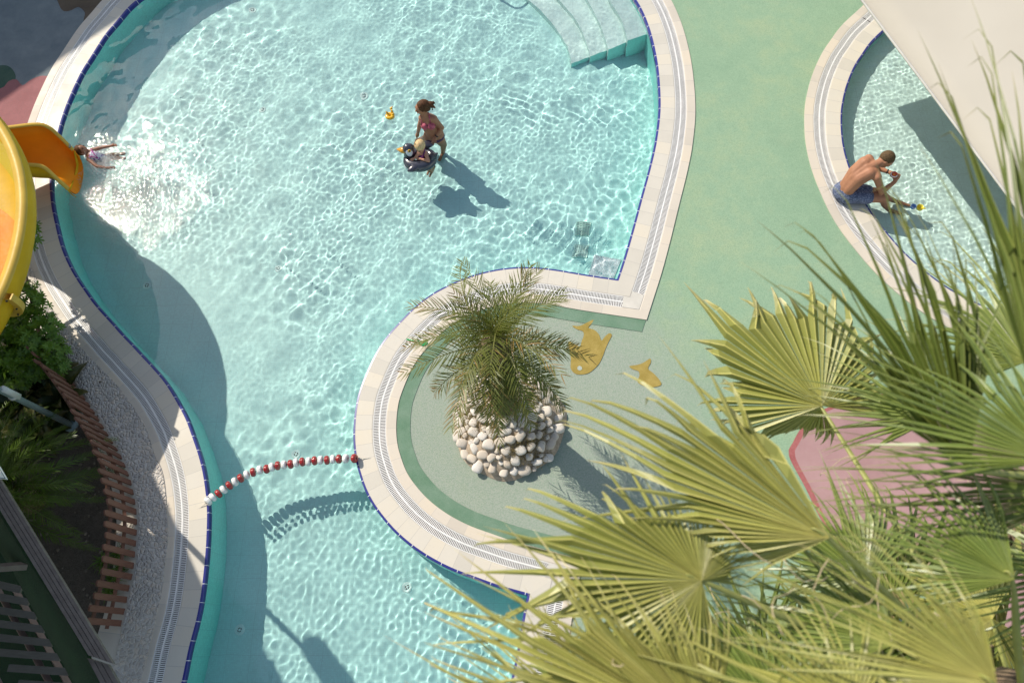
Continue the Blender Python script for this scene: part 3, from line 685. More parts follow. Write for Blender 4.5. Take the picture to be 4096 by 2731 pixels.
h.blend('hair', M_HAIR_BL, td, .006, 1)
m_ = MB(); m_.tube([cw(965, 960, .24)+V3((.01, .0, .0)), cw(975, 1040, .20)+V3((0, 0, .03)), cw(930, 1085, .14)+V3((0, -.06, .02))], .011, 6); m_.cap(cw(930, 1090, .1), cw(930, 1110, -.05), .085, .088)
m_.obj('swimsuit', flat('swimsuit_purple', (.17, .03, .15), .6, .3, 30), td)
# ---------------------------------------------------------------- duck toy
dk = empty('duck_toy', cw(430, 450, 0), 'small yellow inflatable duck toy floating left of the woman', 'pool toy')
c0 = cw(432, 450, .015); m_ = MB(); m_.tube([c0+V3((.050*math.cos(a), .042*math.sin(a), 0)) for a in [2*PI*i/28 for i in range(28)]], .030, 14, closed=True, up=V3((0, 0, 1))); m_.obj('ring', M_DUCK, dk)
MB().ell(c0+V3((0, 0, -.008)), (.035, .03, .012)).obj('base', M_YEL, dk)
m_ = MB(); a1 = c0+V3((.045, .035, .01)); a2 = cw(458, 365, .075); m_.cap(a1, a2, .024, .019); m_.ell(cw(450, 330, .085), (.026, .026, .024)); m_.blend('head', M_DUCK, dk, .005, 2)
m_ = MB(); m_.cap(cw(452, 318, .085), cw(470, 300, .085), .010, .006); m_.obj('beak', flat('beak_orange', (.6, .12, .01), .4), dk)
m_ = MB(); m_.ell(cw(462, 340, .10), .006, nu=8, nv=6); m_.obj('eye', M_DARK, dk)
for q in ((385, 400, .05, -.3), (480, 425, .05, .5)):
    m_ = MB(); m_.ell(cw(q[0], q[1], q[2]), (.022, .014, .034), Matrix.Rotation(q[3], 3, 'Y')); m_.obj('wing', M_DUCK, dk)
# ---------------------------------------------------------------- man on the coping
def cm(x, y, z): return V3(G(x/6.827+1866.2, y/6.827+310.1, z))
def cmu(x, y, z): return V3(GW(x/6.827+1866.2, y/6.827+310.1, z))
mn = empty('person', cm(480, 850, 0), 'shirtless man in blue shorts sitting on the edge of the small pool', 'person')
b = MB()
pel = cm(500, 880, .11); lb = cm(560, 800, .24); mb = cm(690, 640, .40); ub = cm(850, 520, .52); nb_ = cm(985, 465, .57); hdm = cm(1160, 385, .60)
b.ell(pel, (.15, .15, .10))
sdv = (cm(1010, 665, .50)-cm(880, 375, .54)).normalized()
for k in (-1, 1):
    w_ = sdv*k; b.cap(pel+w_*.05, lb+w_*.045, .105, .088); b.cap(lb+w_*.045, mb+w_*.062, .088, .100); b.cap(mb+w_*.062, ub+w_*.085, .100, .098)
b.cap(pel-V3((0, 0, .03)), lb-V3((0, 0, .03)), .12, .10); b.cap(lb-V3((0, 0, .02)), mb-V3((0, 0, .025)), .10, .115); b.cap(mb-V3((0, 0, .025)), ub-V3((0, 0, .03)), .115, .11)
sN = cm(1010, 665, .50); sF = cm(880, 375, .54); b.cap(sN, sF, .068, .068); b.cap(sN.lerp(ub, .5), lb, .085, .085); b.cap(sF.lerp(ub, .5), mb, .085, .1)
b.cap(ub, nb_, .09, .062); b.cap(nb_, hdm, .060, .060)
eN = cm(1085, 895, .24); wN = cm(1290, 735, .33); b.cap(sN, eN, .058, .045); b.cap(eN, wN, .045, .030); hand(b, wN, cm(1325, 660, .35), 1.08, curl=.9, side=1)
eF = cm(1020, 520, .30); wF = cm(1205, 585, .33); b.cap(sF, eF, .056, .045); b.cap(eF, wF, .044, .029); hand(b, wF, cm(1270, 612, .35), 1.08, curl=.9, side=-1)
hN = cm(520, 960, .10); hF = cm(520, 850, .10); kN = cm(1120, 1000, .13); kF = cm(1090, 905, .13)
fN = cmu(1200, 1180, D2+.07); fF = cmu(1330, 1050, D2+.07)
for h_, k, f in ((hN, kN, fN), (hF, kF, fF)): b.cap(h_, k, .090, .062); b.cap(k-V3((0, 0, .02)), f, .060, .040); b.cap(f, f+V3((.17, -.05, -.03)), .038, .028)
c_, f_h, s_h, u_h, R_h = head(b, hdm, (.62, -.42, -.62), (.45, .25, .85), .112)
b.blend('body', M_SKIN, mn, .010, 6); face(mn, c_, f_h, s_h, u_h, .112, R_h)
h = MB(); h.ell(c_-f_h*.020+u_h*.022, (.112, .094, .108), R_h); h.blend('hair', M_HAIR_S, mn, .009, 2)
def mat_shorts():
    t = NT('blue_shorts'); p = t.objc(); n = t.noise(55, 3, .7, p); n2 = t.noise(9, 2, .5, p)
    t.set(Base_Color=t.mix(t.ramp(n, [(.45, 0), (.62, .8)]), t.ramp(n2, [(.3, (.035, .05, .10)), (.7, (.07, .09, .17))]), (.22, .26, .38)), Roughness=.85); t.bump(t.noise(30, 3, .6, p), .4, .01); return t.m
s_ = MB(); s_.ell(pel-V3((0, 0, .01)), (.172, .172, .108)); s_.cap(hN, hN.lerp(kN, .58), .112, .098); s_.cap(hF, hF.lerp(kF, .58), .112, .098); s_.cap(pel+sdv*.045, lb.lerp(pel, .7)+sdv*.045, .122, .112); s_.cap(pel-sdv*.045, lb.lerp(pel, .7)-sdv*.045, .122, .112)
s_.blend('shorts', mat_shorts(), mn, .011, 3)
m_ = MB(); m_.tube([wF.lerp(eF, .12), wF.lerp(eF, .2)], .036, 14); m_.obj('wristband', M_DARK, mn)
cp = empty('toy_cup', cm(1278, 620, .37), 'small red and white toy cup held in the hands of the sitting man', 'toy')
m_ = MB(); m_.tube([cm(1278, 622, .34), cm(1278, 622, .37), cm(1278, 622, .39)], [.040, .046, .048], 18); m_.obj('cup', gloss('toy_red', (.55, .06, .04), .3), cp)
m_ = MB(); m_.tube([V3(cm(1278, 622, .395))+V3((.044*math.cos(a), .044*math.sin(a), 0)) for a in [2*PI*i/20 for i in range(20)]], .007, 8, closed=True); m_.obj('rim', M_WHITE, cp)
m_ = MB(); m_.ell(cm(1285, 618, .395), (.022, .022, .006)); m_.obj('lid_print', gloss('toy_orange', (.7, .2, .02), .3), cp)
def bowl(name, c, r, hgt, mat, parent):
    m_ = MB(); n = 24; vs = []; fs = []; prof = [(.55*r, -hgt*.5), (.85*r, -hgt*.25), (r, hgt*.5), (r*.9, hgt*.5), (r*.75, -hgt*.2), (.45*r, -hgt*.38)]
    for rr, z in prof: vs += [(c[0]+rr*math.cos(2*PI*i/n), c[1]+rr*math.sin(2*PI*i/n), c[2]+z) for i in range(n)]
    for k in range(len(prof)-1): fs += [(k*n+i, k*n+(i+1) % n, (k+1)*n+(i+1) % n, (k+1)*n+i) for i in range(n)]
    fs.append(tuple(range(n))[::-1]); fs.append(tuple(5*n+i for i in range(n))); m_.add(vs, fs); return m_.obj(name, mat, parent)
for (x, y, r, mt, lab) in ((1575, 1130, .040, M_BLUE, 'small blue toy cup floating beside the yellow one in the small pool'), (1680, 1145, .052, M_YEL, 'yellow toy cup with a spout floating in the small pool')):
    c = cm(x, y, .01); r0 = empty('toy_cup', c, lab, 'toy', 'toy cups floating in the small pool'); bowl('cup', c, r, .06, mt, r0)
    m_ = MB(); d = V3((1, -.4, 0)) if mt is M_YEL else V3((-1, -.5, 0)); d.normalize(); m_.cap(c+d*r*.8+V3((0, 0, .022)), c+d*(r+.022)+V3((0, 0, .026)), .014, .006, 8); m_.obj('spout', mt, r0)
# ---------------------------------------------------------------- girl leaving the slide
def cg(x, y, z): return V3(G(x/6.827+114.8, y/6.827+258.4, z))
gl = empty('person', cg(620, 700, 0), 'girl with arms spread splashing down off the end of the slide', 'person'); gl.location.z = 0
b = MB(); hg = cg(500, 590, .15); ch = cg(665, 690, .06); 
b.ell(ch, (.11, .09, .07)); b.cap(cg(600, 640, .09), ch, .05, .08); b.cap(ch, cg(820, 730, -.05), .088, .075); b.cap(hg, cg(600, 640, .09), .045, .042)
b.cap(cg(820, 715, -.05), cg(1000, 690, -.13), .06, .045); b.cap(cg(820, 760, -.05), cg(1010, 740, -.14), .06, .045); b.cap(cg(1000, 690, -.13), cg(1190, 690, -.22), .042, .028); b.cap(cg(1010, 740, -.14), cg(1200, 760, -.22), .042, .028)
sU = cg(660, 595, .09); sD = cg(605, 735, .07); b.cap(sU, sD, .038, .038)
eU = cg(830, 545, .08); wU = cg(950, 525, .10); b.cap(sU, eU, .034, .027); b.cap(eU, wU, .027, .019); hand(b, wU, cg(1020, 510, .11), .72, spread=.5, curl=.5)
eD = cg(735, 845, .05); wD = cg(905, 870, .03); b.cap(sD, eD, .036, .028); b.cap(eD, wD, .028, .019); hand(b, wD, cg(980, 865, .02), .72, side=-1)
c_, f_h, s_h, u_h, R_h = head(b, hg, (.70, .12, .62), (-.75, .10, .62), .088)
b.blend('body', flat('skin_wet_brown', (.26, .12, .072), .4, .15, 12, .4), gl, .008, 4); face(gl, c_, f_h, s_h, u_h, .088, R_h)
h = MB(); h.ell(c_-f_h*.022+u_h*.018, (.092, .082, .090), R_h); h.cap(c_-f_h*.03, cg(400, 640, .12), .05, .028); h.ell(cg(395, 640, .12), .03); h.blend('hair', M_HAIR_B, gl, .007, 1)
def mat_suit():
    t = NT('swimsuit_flowers'); p = t.objc(); w = t.n('ShaderNodeTexVoronoi'); w.inputs['Scale'].default_value = 38; t.l(p, w.inputs['Vector']); s = t.sep(w.outputs['Color'])
    t.set(Base_Color=t.ramp(s[0], [(.0, (.45, .48, .58)), (.45, (.62, .62, .68)), (.5, (.32, .03, .22)), (.75, (.10, .05, .25)), (.8, (.6, .6, .66))]), Roughness=.6); return t.m
m_ = MB(); m_.ell(ch+V3((.02, -.005, .008)), (.105, .088, .072)); m_.cap(ch+V3((.02, 0, 0)), cg(830, 735, -.05), .089, .079); m_.obj('swimsuit', mat_suit(), gl)
m_ = MB(); M_PUR = flat('purple_trim', (.30, .03, .22), .5)
m_.tube([sU+V3((0, 0, .035)), cg(690, 650, .15), cg(750, 715, .13)], .008, 6); m_.tube([sD+V3((0, .02, .04)), cg(665, 690, .15), cg(745, 720, .13)], .008, 6); m_.obj('straps', M_PUR, gl)
# ---------------------------------------------------------------- painted rubber, pebbles, planting bed
def rubber(name, a, b, scale=3.0, fleck=(.1, .1, .1), fl=.3):
    t = NT(name); p = t.geo(); n = t.noise(scale, 5, .65, p); f = t.noise(75, 3, .7, p)
    c = t.ramp(n, [(.32, a), (.68, b)]); t.set(Base_Color=t.mix(t.ramp(f, [(.45, 0.0), (.68, fl)]), c, fleck), Roughness=.9); t.bump(f, .45, .006); return t.m
def sheet(name, pts, z, mat, corners=(), step=.06):
    a, _ = catmull([G(x, y) for x, y in pts], step, True, corners); return tag(fill(name, [ccw(a)], z, mat), kind='structure')
Q5 = lambda L: [(x*.33347+784.4, y*.33347+522.5) for x, y in L]
band, _ = catmull([G(*p) for p in P_RIGHT[4:-24]], .05, False)
# darker border painted along the coping of the palm island
ia = int(np.argmin(np.hypot(*(POOL-np.array(G(1211, 1367)[:2])).T))); PR = np.roll(POOL, -ia+3, 0)
ja = int(np.argmin(np.hypot(*(PR-np.array(G(1211, 1367)[:2])).T))); jb = int(np.argmin(np.hypot(*(PR-np.array(G(1417, 641)[:2])).T)))
if jb-ja > len(PR)/2: PR = np.roll(POOL, -int(np.argmin(np.hypot(*(POOL-np.array(G(1417, 641)[:2])).T)))+3, 0); jb = int(np.argmin(np.hypot(*(PR-np.array(G(1211, 1367)[:2])).T))); ja = int(np.argmin(np.hypot(*(PR-np.array(G(1417, 641)[:2])).T)))
M_BORDER = rubber('dark_green_rubber', (.10, .20, .125), (.18, .27, .20), 2.6, (.05, .1, .06))
nb = normals(PR); rg0, rg1 = min(ja, jb), max(ja, jb); kk = list(range(rg0, rg1+1)); vs = []
for i in kk:
    n_ = nb[i]
    for o_ in (T4-.01, T4+.19): q = PR[i]+n_*o_; vs.append([q[0], q[1]])
for (i, k_, s_) in ((rg0, 0, -1), (rg1, len(kk)-1, 1)):        # cut the band square with the outer edge of the coping
    e = PR[(i+s_) % len(PR)]-PR[i]; e /= np.linalg.norm(e); inn = PR[i-s_]-PR[i]; inn /= np.linalg.norm(inn); q0 = PR[i]+nb[i]*(T4-.01); pn = nb[i]-inn*(nb[i] @ inn); pn /= np.linalg.norm(pn); q1 = q0-e*(.20/abs(e @ pn)); vs[2*k_] = list(q0); vs[2*k_+1] = list(q1)
m_ = MB(); m_.add([(x, y, .002) for x, y in vs], [(2*k, 2*k+1, 2*k+3, 2*k+2) for k in range(len(kk)-1)]); o = m_.obj('ground_border_band', M_BORDER, None, False); tag(o, kind='structure')
M_YDOL = rubber('yellow_rubber', (.26, .19, .035), (.37, .28, .08), 6, (.26, .18, .03), .5)
sheet('ground_fish_marking', Q5([(1735,635),(1722,662),(1700,690),(1740,705),(1772,735),(1790,778),(1815,750),(1845,728),(1862,742),(1838,790),(1818,835),(1800,885),(1768,945),(1705,1000),(1640,1012),(1600,1000),(1578,965),(1580,905),(1570,850),(1562,785),(1600,800),(1640,818),(1655,780),(1668,745),(1662,715),(1620,700),(1590,677),(1640,678),(1690,655)]), .003, M_YDOL, step=.02)
sheet('ground_fish_marking', Q5([(2125,903),(2130,930),(2112,972),(2150,1005),(2190,1050),(2200,1085),(2130,1100),(2070,1085),(2040,1060),(2052,1020),(2045,990),(2005,975),(1983,955),(2040,945),(2080,930)]), .003, M_YDOL, step=.02)
M_SPOT = rubber('grey_rubber', (.35, .41, .37), (.42, .47, .42))
sheet('ground_fish_eye', Q5([(1640,953),(1655,962),(1657,975),(1640,985),(1625,975),(1627,960)]), .006, M_SPOT, step=.02)
M_PINK = rubber('pink_rubber', (.31, .185, .185), (.40, .25, .25), 1.3, (.35, .16, .17)); M_RED2 = rubber('red_rubber', (.26, .065, .065), (.36, .12, .115), 5, (.6, .3, .3))
PK = [(1812,1046),(1821,1016),(1842,980),(1872,950),(1901,936),(1960,915),(2060,905),(2180,940),(2300,1010),(2420,1150),(2480,1350),(2420,1520),(2280,1500),(2160,1400),(2080,1335),(1985,1300),(1900,1215),(1850,1120)]
sheet('ground_pink_edge', PK, .002, M_RED2)
PK2 = [(x+(2150-x)*.03+4, y+(1170-y)*.015) for x, y in PK]; sheet('ground_pink_patch', PK2, .006, M_PINK)
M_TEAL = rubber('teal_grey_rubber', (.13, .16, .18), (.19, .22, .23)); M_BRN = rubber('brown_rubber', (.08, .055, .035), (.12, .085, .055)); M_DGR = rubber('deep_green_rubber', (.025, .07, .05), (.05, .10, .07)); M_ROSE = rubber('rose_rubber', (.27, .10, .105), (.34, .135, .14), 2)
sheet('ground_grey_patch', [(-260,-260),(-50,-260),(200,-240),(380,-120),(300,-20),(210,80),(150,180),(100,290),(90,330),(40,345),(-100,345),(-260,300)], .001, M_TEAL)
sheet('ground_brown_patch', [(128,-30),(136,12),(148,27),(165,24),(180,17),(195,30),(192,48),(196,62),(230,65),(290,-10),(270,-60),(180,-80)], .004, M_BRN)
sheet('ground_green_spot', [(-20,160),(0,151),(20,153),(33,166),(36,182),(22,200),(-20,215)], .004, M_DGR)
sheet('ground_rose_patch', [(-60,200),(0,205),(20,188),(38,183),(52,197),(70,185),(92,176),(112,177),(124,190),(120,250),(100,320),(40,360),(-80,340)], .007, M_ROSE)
# pebble path
PB_OUT = [(60,600),(100,700),(128,780),(157,843),(177,883),(200,913),(227,953),(247,986),(267,1019),(283,1045),(297,1078),(307,1105),(315,1142),(320,1178),(321,1212),(318,1252),(315,1285),(310,1322),(302,1355),(295,1392),(288,1418),(282,1445),(275,1478),(265,1522),(260,1560),(250,1640),(225,1760)]
PB_IN = [(300,1760),(315,1640),(325,1567),(337,1518),(347,1475),(357,1432),(363,1405),(372,1365),(377,1332),(380,1298),(385,1258),(387,1218),(385,1178),(383,1145),(378,1102),(370,1072),(356,1042),(340,989),(317,949),(287,906),(253,866),(200,813),(153,756),(107,686),(70,609)]
def mat_pebbles():
    t = NT('pebble_dash'); p = t.geo(); v = t.n('ShaderNodeTexVoronoi', feature='DISTANCE_TO_EDGE'); v.inputs['Scale'].default_value = 19; v.inputs['Randomness'].default_value = .9
    q = t.n('ShaderNodeMixRGB') if False else None
    w = t.noise(9, 2, .5, p, 1); vm = t.n('ShaderNodeVectorMath', operation='MULTIPLY_ADD'); t.l(w, vm.inputs[0]); vm.inputs[1].default_value = (.035, .035, .035); t.l(p, vm.inputs[2]); t.l(vm.outputs[0], v.inputs['Vector'])
    c = t.n('ShaderNodeTexVoronoi'); c.inputs['Scale'].default_value = 19; c.inputs['Randomness'].default_value = .9; t.l(vm.outputs[0], c.inputs['Vector'])
    s = t.sep(c.outputs['Color']); col = t.ramp(s[0], [(0, (.40, .365, .34)), (.5, (.50, .46, .42)), (1, (.58, .50, .42))])
    col = t.mix(t.ramp(v.outputs['Distance'], [(.02, .85), (.10, 0.0)]), col, (.54, .51, .48)); n = t.noise(60, 3, .6, p); col = t.mix(t.ramp(n, [(.5, 0), (.8, .3)]), col, (.2, .18, .17))
    t.set(Base_Color=col, Roughness=.6); t.bump(t.ramp(v.outputs['Distance'], [(0, 0.0), (.25, 1.0)]), .8, .02); return t.m
def mk_slab(name, loops, z0, z1, mat):
    bm = bmesh.new(); es = []
    for lp in loops:
        vs = [bm.verts.new((p[0], p[1], z1)) for p in lp]; es += [bm.edges.new((vs[i], vs[(i+1) % len(vs)])) for i in range(len(vs))]
    bmesh.ops.triangle_fill(bm, edges=es, use_beauty=True); bmesh.ops.recalc_face_normals(bm, faces=bm.faces)
    for f in bm.faces:
        if f.normal.z < 0: f.normal_flip()
    r = bmesh.ops.extrude_face_region(bm, geom=[f for f in bm.faces]); 
    for v in r['geom']:
        if isinstance(v, bmesh.types.BMVert): v.co.z = z0
    bmesh.ops.recalc_face_normals(bm, faces=bm.faces); return bmobj(name, bm, mat)
ao, _ = catmull([G(*p) for p in PB_OUT], .06, False); ai, _ = catmull([G(*p) for p in PB_IN], .06, False)
o = mk_slab('pebble_path', [np.vstack([ao, ai])], -.02, .022, mat_pebbles()); tag(o, kind='structure')
# wide outer tiles between the grate and the pebbles on the left
k0 = int(np.argmin(np.hypot(*(POOL-np.array(G(110, 440)[:2])).T))); k1 = int(np.argmin(np.hypot(*(POOL-np.array(G(400, 1660)[:2])).T)))
if k0 > k1: k0, k1 = k1, k0
sq = POOL[k0:k1+1] if (k1-k0) < len(POOL)/2 else POOL[list(range(k1, len(POOL)))+list(range(0, k0+1))]
o = strip('left_wide_coping', sq, [(T4+.002, .011), (T4+.62, .011)], M_COPE_O, closed=False); tag(o, kind='structure')
# soil
def mat_soil():
    t = NT('bed_soil'); p = t.geo(); n = t.noise(7, 6, .7, p); f = t.noise(60, 4, .75, p)
    t.set(Base_Color=t.mix(t.ramp(f, [(.4, 0.), (.7, .7)]), t.ramp(n, [(.3, (.035, .028, .022)), (.7, (.11, .085, .062))]), (.16, .13, .10)), Roughness=.95); t.bump(f, .8, .03); return t.m
BED = [(-200,560)]+[(x-2, y) for x, y in PB_OUT]+[(-300,1800),(-500,1400),(-450,900)]
M_SOIL = mat_soil(); sheet('bed_soil', BED, .004, M_SOIL)
# ---------------------------------------------------------------- picket fence
def mat_wood(name, a, b, sc=(3, 40, 40), rough=.7):
    t = NT(name); mp = t.n('ShaderNodeMapping'); mp.inputs['Scale'].default_value = sc; t.l(t.objc(), mp.inputs['Vector']); n = t.noise(2.0, 6, .65, mp.outputs[0])
    oi = t.n('ShaderNodeObjectInfo'); c = t.ramp(n, [(.3, a), (.7, b)]); c = t.mix(t.math('MULTIPLY', oi.outputs['Random'], .35), c, tuple(x*.6 for x in a)); t.set(Base_Color=c, Roughness=rough); t.bump(n, .25, .006); return t.m
M_PICK = mat_wood('picket_brown', (.12, .052, .036), (.20, .092, .062), (30, 30, 3))
fe, _ = catmull([(G(x-7, y)) for x, y in [(118,815)]+PB_OUT[4:22]], .002, False)
ds = np.concatenate([[0], np.cumsum(np.linalg.norm(np.diff(fe, axis=0), axis=1))])
fence = empty('picket_fence', (fe[0][0], fe[0][1], 0), 'low brown wooden picket fence curving between the planting bed and the pebble path', 'fence')
def picket_mb(hh):
    m_ = MB(); w, t = .036, .011; pr_ = [(-w, 0), (w, 0), (w, hh-.03)]+[(w*math.cos(a), hh-.03+w*.9*math.sin(a)) for a in (.4, .8, 1.2, PI/2, 1.94, 2.34, 2.74)]+[(-w, hh-.03)]
    n = len(pr_); vs = [(x, -t, z) for x, z in pr_]+[(x, t, z) for x, z in pr_]
    return m_.add(vs, [tuple(range(n)), tuple(range(2*n-1, n-1, -1))]+[(i, i+n, (i+1) % n+n, (i+1) % n) for i in range(n)])
pick0 = None; s = 0.0; cnt = 0; rail_pts = []
base_loc = V3(fence.location)
while s < ds[-1]:
    i = int(np.searchsorted(ds, s)); i = min(max(i, 1), len(fe)-1); p = fe[i]; d = fe[i]-fe[i-1]; d /= np.linalg.norm(d)
    ang = math.atan2(d[1], d[0])
    M_ = Matrix.Translation(V3((p[0], p[1], .0))-base_loc) @ Matrix.Rotation(ang+random.uniform(-.05, .05), 4, 'Z') @ Matrix.Rotation(random.uniform(-.03, .03), 4, 'X') @ Matrix.Scale(random.uniform(.97, 1.03), 4, (0, 0, 1))
    if pick0 is None: pick0 = picket_mb(.74).obj('picket', M_PICK, fence, False); pick0.matrix_parent_inverse = Matrix.Identity(4); pick0.matrix_basis = M_
    else: inst(pick0, fence, M_)
    s += .137; cnt += 1
for zr in (.24, .58):
    m_ = MB(); idx = list(range(0, len(fe), 60)); pts_ = []
    for i in idx:
        d = fe[min(i+1, len(fe)-1)]-fe[max(i-1, 0)]; d /= np.linalg.norm(d)+1e-9; nn = np.array([d[1], -d[0]]); pc = G(-40, 1000); sg = 1 if nn @ (np.array(pc[:2])-fe[i]) > 0 else -1
        pts_.append(V3((fe[i][0]+nn[0]*sg*.030, fe[i][1]+nn[1]*sg*.030, zr)))
    m_.tube(pts_, [.026]*len(pts_), 4, flat=.7); m_.obj('rail', M_PICK, fence, False)
print('pickets', cnt)
# ---------------------------------------------------------------- lamp post in the bed
lp = G(165, 976); lamp = empty('lamp_post', (lp[0], lp[1], 0), 'slim pale blue-grey metal lamp post rising from the dark planting bed', 'lamp post')
M_POLE = flat('pole_paint', (.20, .27, .29), .45, .15, 8)
MB().tube([V3((lp[0], lp[1], 0)), V3((lp[0], lp[1], 6.2))], [.040, .030], 16).obj('pole', M_POLE, lamp)
MB().tube([V3((lp[0], lp[1], 0)), V3((lp[0], lp[1], .04))], [.10, .10], 16).obj('base_plate', M_POLE, lamp)
m_ = MB(); m_.box((lp[0]+.04, lp[1]+.01, 1.32), (.03, .07, .32)); m_.tube([V3((lp[0], lp[1], 1.2)), V3((lp[0], lp[1], 1.24))], .052, 14); m_.obj('bracket', flat('bracket_grey', (.45, .47, .46), .5), lamp)
hA, hB_ = caster(GW(722, 1490, D1), 4.3), caster(GW(790, 1590, D1), 4.3)  # unseen head and arm, added to cast the rounded shadow on the pool floor
m_ = MB(); m_.cap(hA, hB_, .16, .17, 14); m_.obj('shadow_head', M_WHITE, lamp); m_ = MB(); m_.tube([V3((lp[0], lp[1], 4.4)), V3((lp[0], lp[1], 4.4)).lerp(hA, .5)+V3((0, 0, .25)), hA], .022, 8); m_.obj('shadow_arm', M_POLE, lamp)
# ---------------------------------------------------------------- water slide
def mat_fibre(name, col, rough=.5):
    t = NT(name); p = t.objc(); n = t.noise(2.2, 4, .6, p); n2 = t.noise(30, 3, .6, p)
    t.set(Base_Color=t.ramp(n, [(.3, tuple(c*.86 for c in col)), (.7, tuple(min(1, c*1.08) for c in col))]), Roughness=t.ramp(n2, [(.4, rough), (.75, rough+.1)])); t.b.inputs['Specular IOR Level'].default_value = .15; return t.m
M_YSL = mat_fibre('slide_yellow', (.58, .35, .010)); M_OSL = mat_fibre('slide_orange', (.80, .25, .008), .5); M_RIM = mat_fibre('slide_rim', (.56, .37, .07), .4)
def mat_wet():
    t = NT('slide_running_water'); p = t.objc(); t.set(Base_Color=(.50, .38, .02), Roughness=.08)
    t.bump(t.noise(55, 3, .6, p), 1.0, .004); return t.m
M_WET = mat_wet()
slide = empty('water_slide', G(60, 400), 'yellow and orange fibreglass water slide ending at the left edge of the pool', 'water slide')
def loft(name, secs, mat, parent, closed=False, smooth=True, thick=0):
    m_ = MB(); n = len(secs[0]); vs = [p for s_ in secs for p in s_]; fs = []
    for k in range(len(secs)-1):
        for i in range(n-1): fs.append((k*n+i, k*n+i+1, (k+1)*n+i+1, (k+1)*n+i))
    m_.add(vs, fs); o = m_.obj(name, mat, parent, smooth)
    if thick: md = o.modifiers.new('t', 'SOLIDIFY'); md.thickness = thick; md.offset = 0
    return o
def cr(pts, n):
    out = []; pts = [V3(p) for p in pts]
    for i in range(len(pts)-1):
        p0 = pts[i-1] if i else pts[0]*2-pts[1]; p1, p2 = pts[i], pts[i+1]; p3 = pts[i+2] if i+2 < len(pts) else p2*2-p1
        for j in range(n): t = j/n; out.append(.5*((2*p1)+(p2-p0)*t+(2*p0-5*p1+4*p2-p3)*t*t+(3*p1-p0-3*p2+p3)*t**3))
    out.append(pts[-1]); return out
# exit chute: traced rim lines, each at its own height
topR = cr([G(-60, 296, .95), G(7, 294, .85), G(80, 286, .74), G(110, 292, .66), G(136, 313, .52), G(168, 345, .30)], 8)
lowR = cr([G(-60, 372, .95), G(10, 374, .85), G(60, 378, .74), G(98, 383, .66), G(130, 410, .46), G(157, 434, .24)], 8)
# floor line lies lower
def sect(a, b, zb, n=14):
    out = []; c = (a+b)/2
    for i in range(n+1):
        u = i/n; an = PI*u; p = a.lerp(b, .5-.5*math.cos(an)); dz = math.sin(an)**.55; p = V3((p.x, p.y, (a.z*(1-u)+b.z*u)*(1-dz)+zb*dz)); out.append(p)
    return out
nT = len(topR); secs = []
for k in range(nT): u = k/(nT-1); secs.append(sect(topR[k], lowR[k], .42*(1-u)**1.2-.06*u))
loft('exit_chute', secs, M_OSL, slide, thick=.02)
m_ = MB(); m_.tube(topR, .034, 8, flat=.55); m_.obj('rim', M_RIM, slide); m_ = MB(); m_.tube(lowR, .034, 8, flat=.55); m_.obj('rim', M_RIM, slide)
# outer skirt under the lower rim and yellow lip in the water
sk = [[p+V3((0, 0, -.0)), p+V3((.01, -.04, -.10)), V3((p.x+.01, p.y-.02, max(p.z-.30, .04)))] for p in lowR]; loft('side_skirt', sk, M_YSL, slide, thick=.012)
lipT = G(172, 352, .05); lipB = G(160, 436, .0)
lip = [[V3(topR[-1])-V3((0, 0, .02)), V3(G(176, 380, .08)), V3(G(170, 410, .02)), V3(lowR[-1])-V3((0, 0, .02))], [V3(GW(182, 348, -.06)), V3(GW(186, 385, -.10)), V3(GW(180, 420, -.12)), V3(GW(168, 445, -.10))]]
loft('lip', [[p for p in lip[0]], [a.lerp(b_, .5) for a, b_ in zip(*lip)], lip[1]], M_YSL, slide, thick=.015)
# big curve above: U-shaped flume swept round a circle
ZR = 1.74
R3 = [np.array(G(2, 287, ZR)[:2]), np.array(G(54, 470, ZR)[:2]), np.array(G(4, 668, ZR)[:2])]
def circ(a, b, c):
    A = np.array([b-a, c-a])*2; B_ = np.array([b@b-a@a, c@c-a@a]); o_ = np.linalg.solve(A, B_); return o_, np.linalg.norm(a-o_)
cc, RR = circ(*R3); print('flume circle', cc, RR)
th0, th1 = math.radians(125), math.radians(-125); NS = 72; CW = .57
def flume_pt(th, r, z): return V3((cc[0]+r*math.cos(th), cc[1]+r*math.sin(th), z))
RU, RL, LIN, LOUT, WETL = [], [], [], [], []
for k in range(NS+1):
    th = th0+(th1-th0)*k/NS; zr = ZR-.10*(k/NS-.45)
    up = []
    for j in range(19):
        a = math.radians(-8)+j*math.radians(196)/18; up.append(flume_pt(th, RR-CW+CW*math.cos(a), zr-.02-.50*max(0, math.sin(a))**.85))
    LIN.append(up); RU.append(flume_pt(th, RR-.025, zr)); RL.append(flume_pt(th, RR-2*CW, zr))
    LOUT.append([flume_pt(th, RR+.022-.02*0, zr-.01), flume_pt(th, RR+.05, zr-.10), flume_pt(th, RR+.02, zr-.24), flume_pt(th, RR-.10, zr-.40), flume_pt(th, RR-.34, zr-.54), flume_pt(th, RR-.80, zr-.55), flume_pt(th, RR-1.05, zr-.36), flume_pt(th, RR-2*CW-.03, zr-.02)])
loft('flume_channel', LIN, M_OSL, slide)
loft('flume_shell', LOUT, M_YSL, slide)
thE = math.atan2(G(50, 517, ZR)[1]-cc[1], G(50, 517, ZR)[0]-cc[0]); thS = math.atan2(G(20, 462, 1.3)[1]-cc[1], G(20, 462, 1.3)[0]-cc[0]); kE = int((th0-thE)/(th0-th1)*NS); wa = 0; wb_ = kE
WT = []
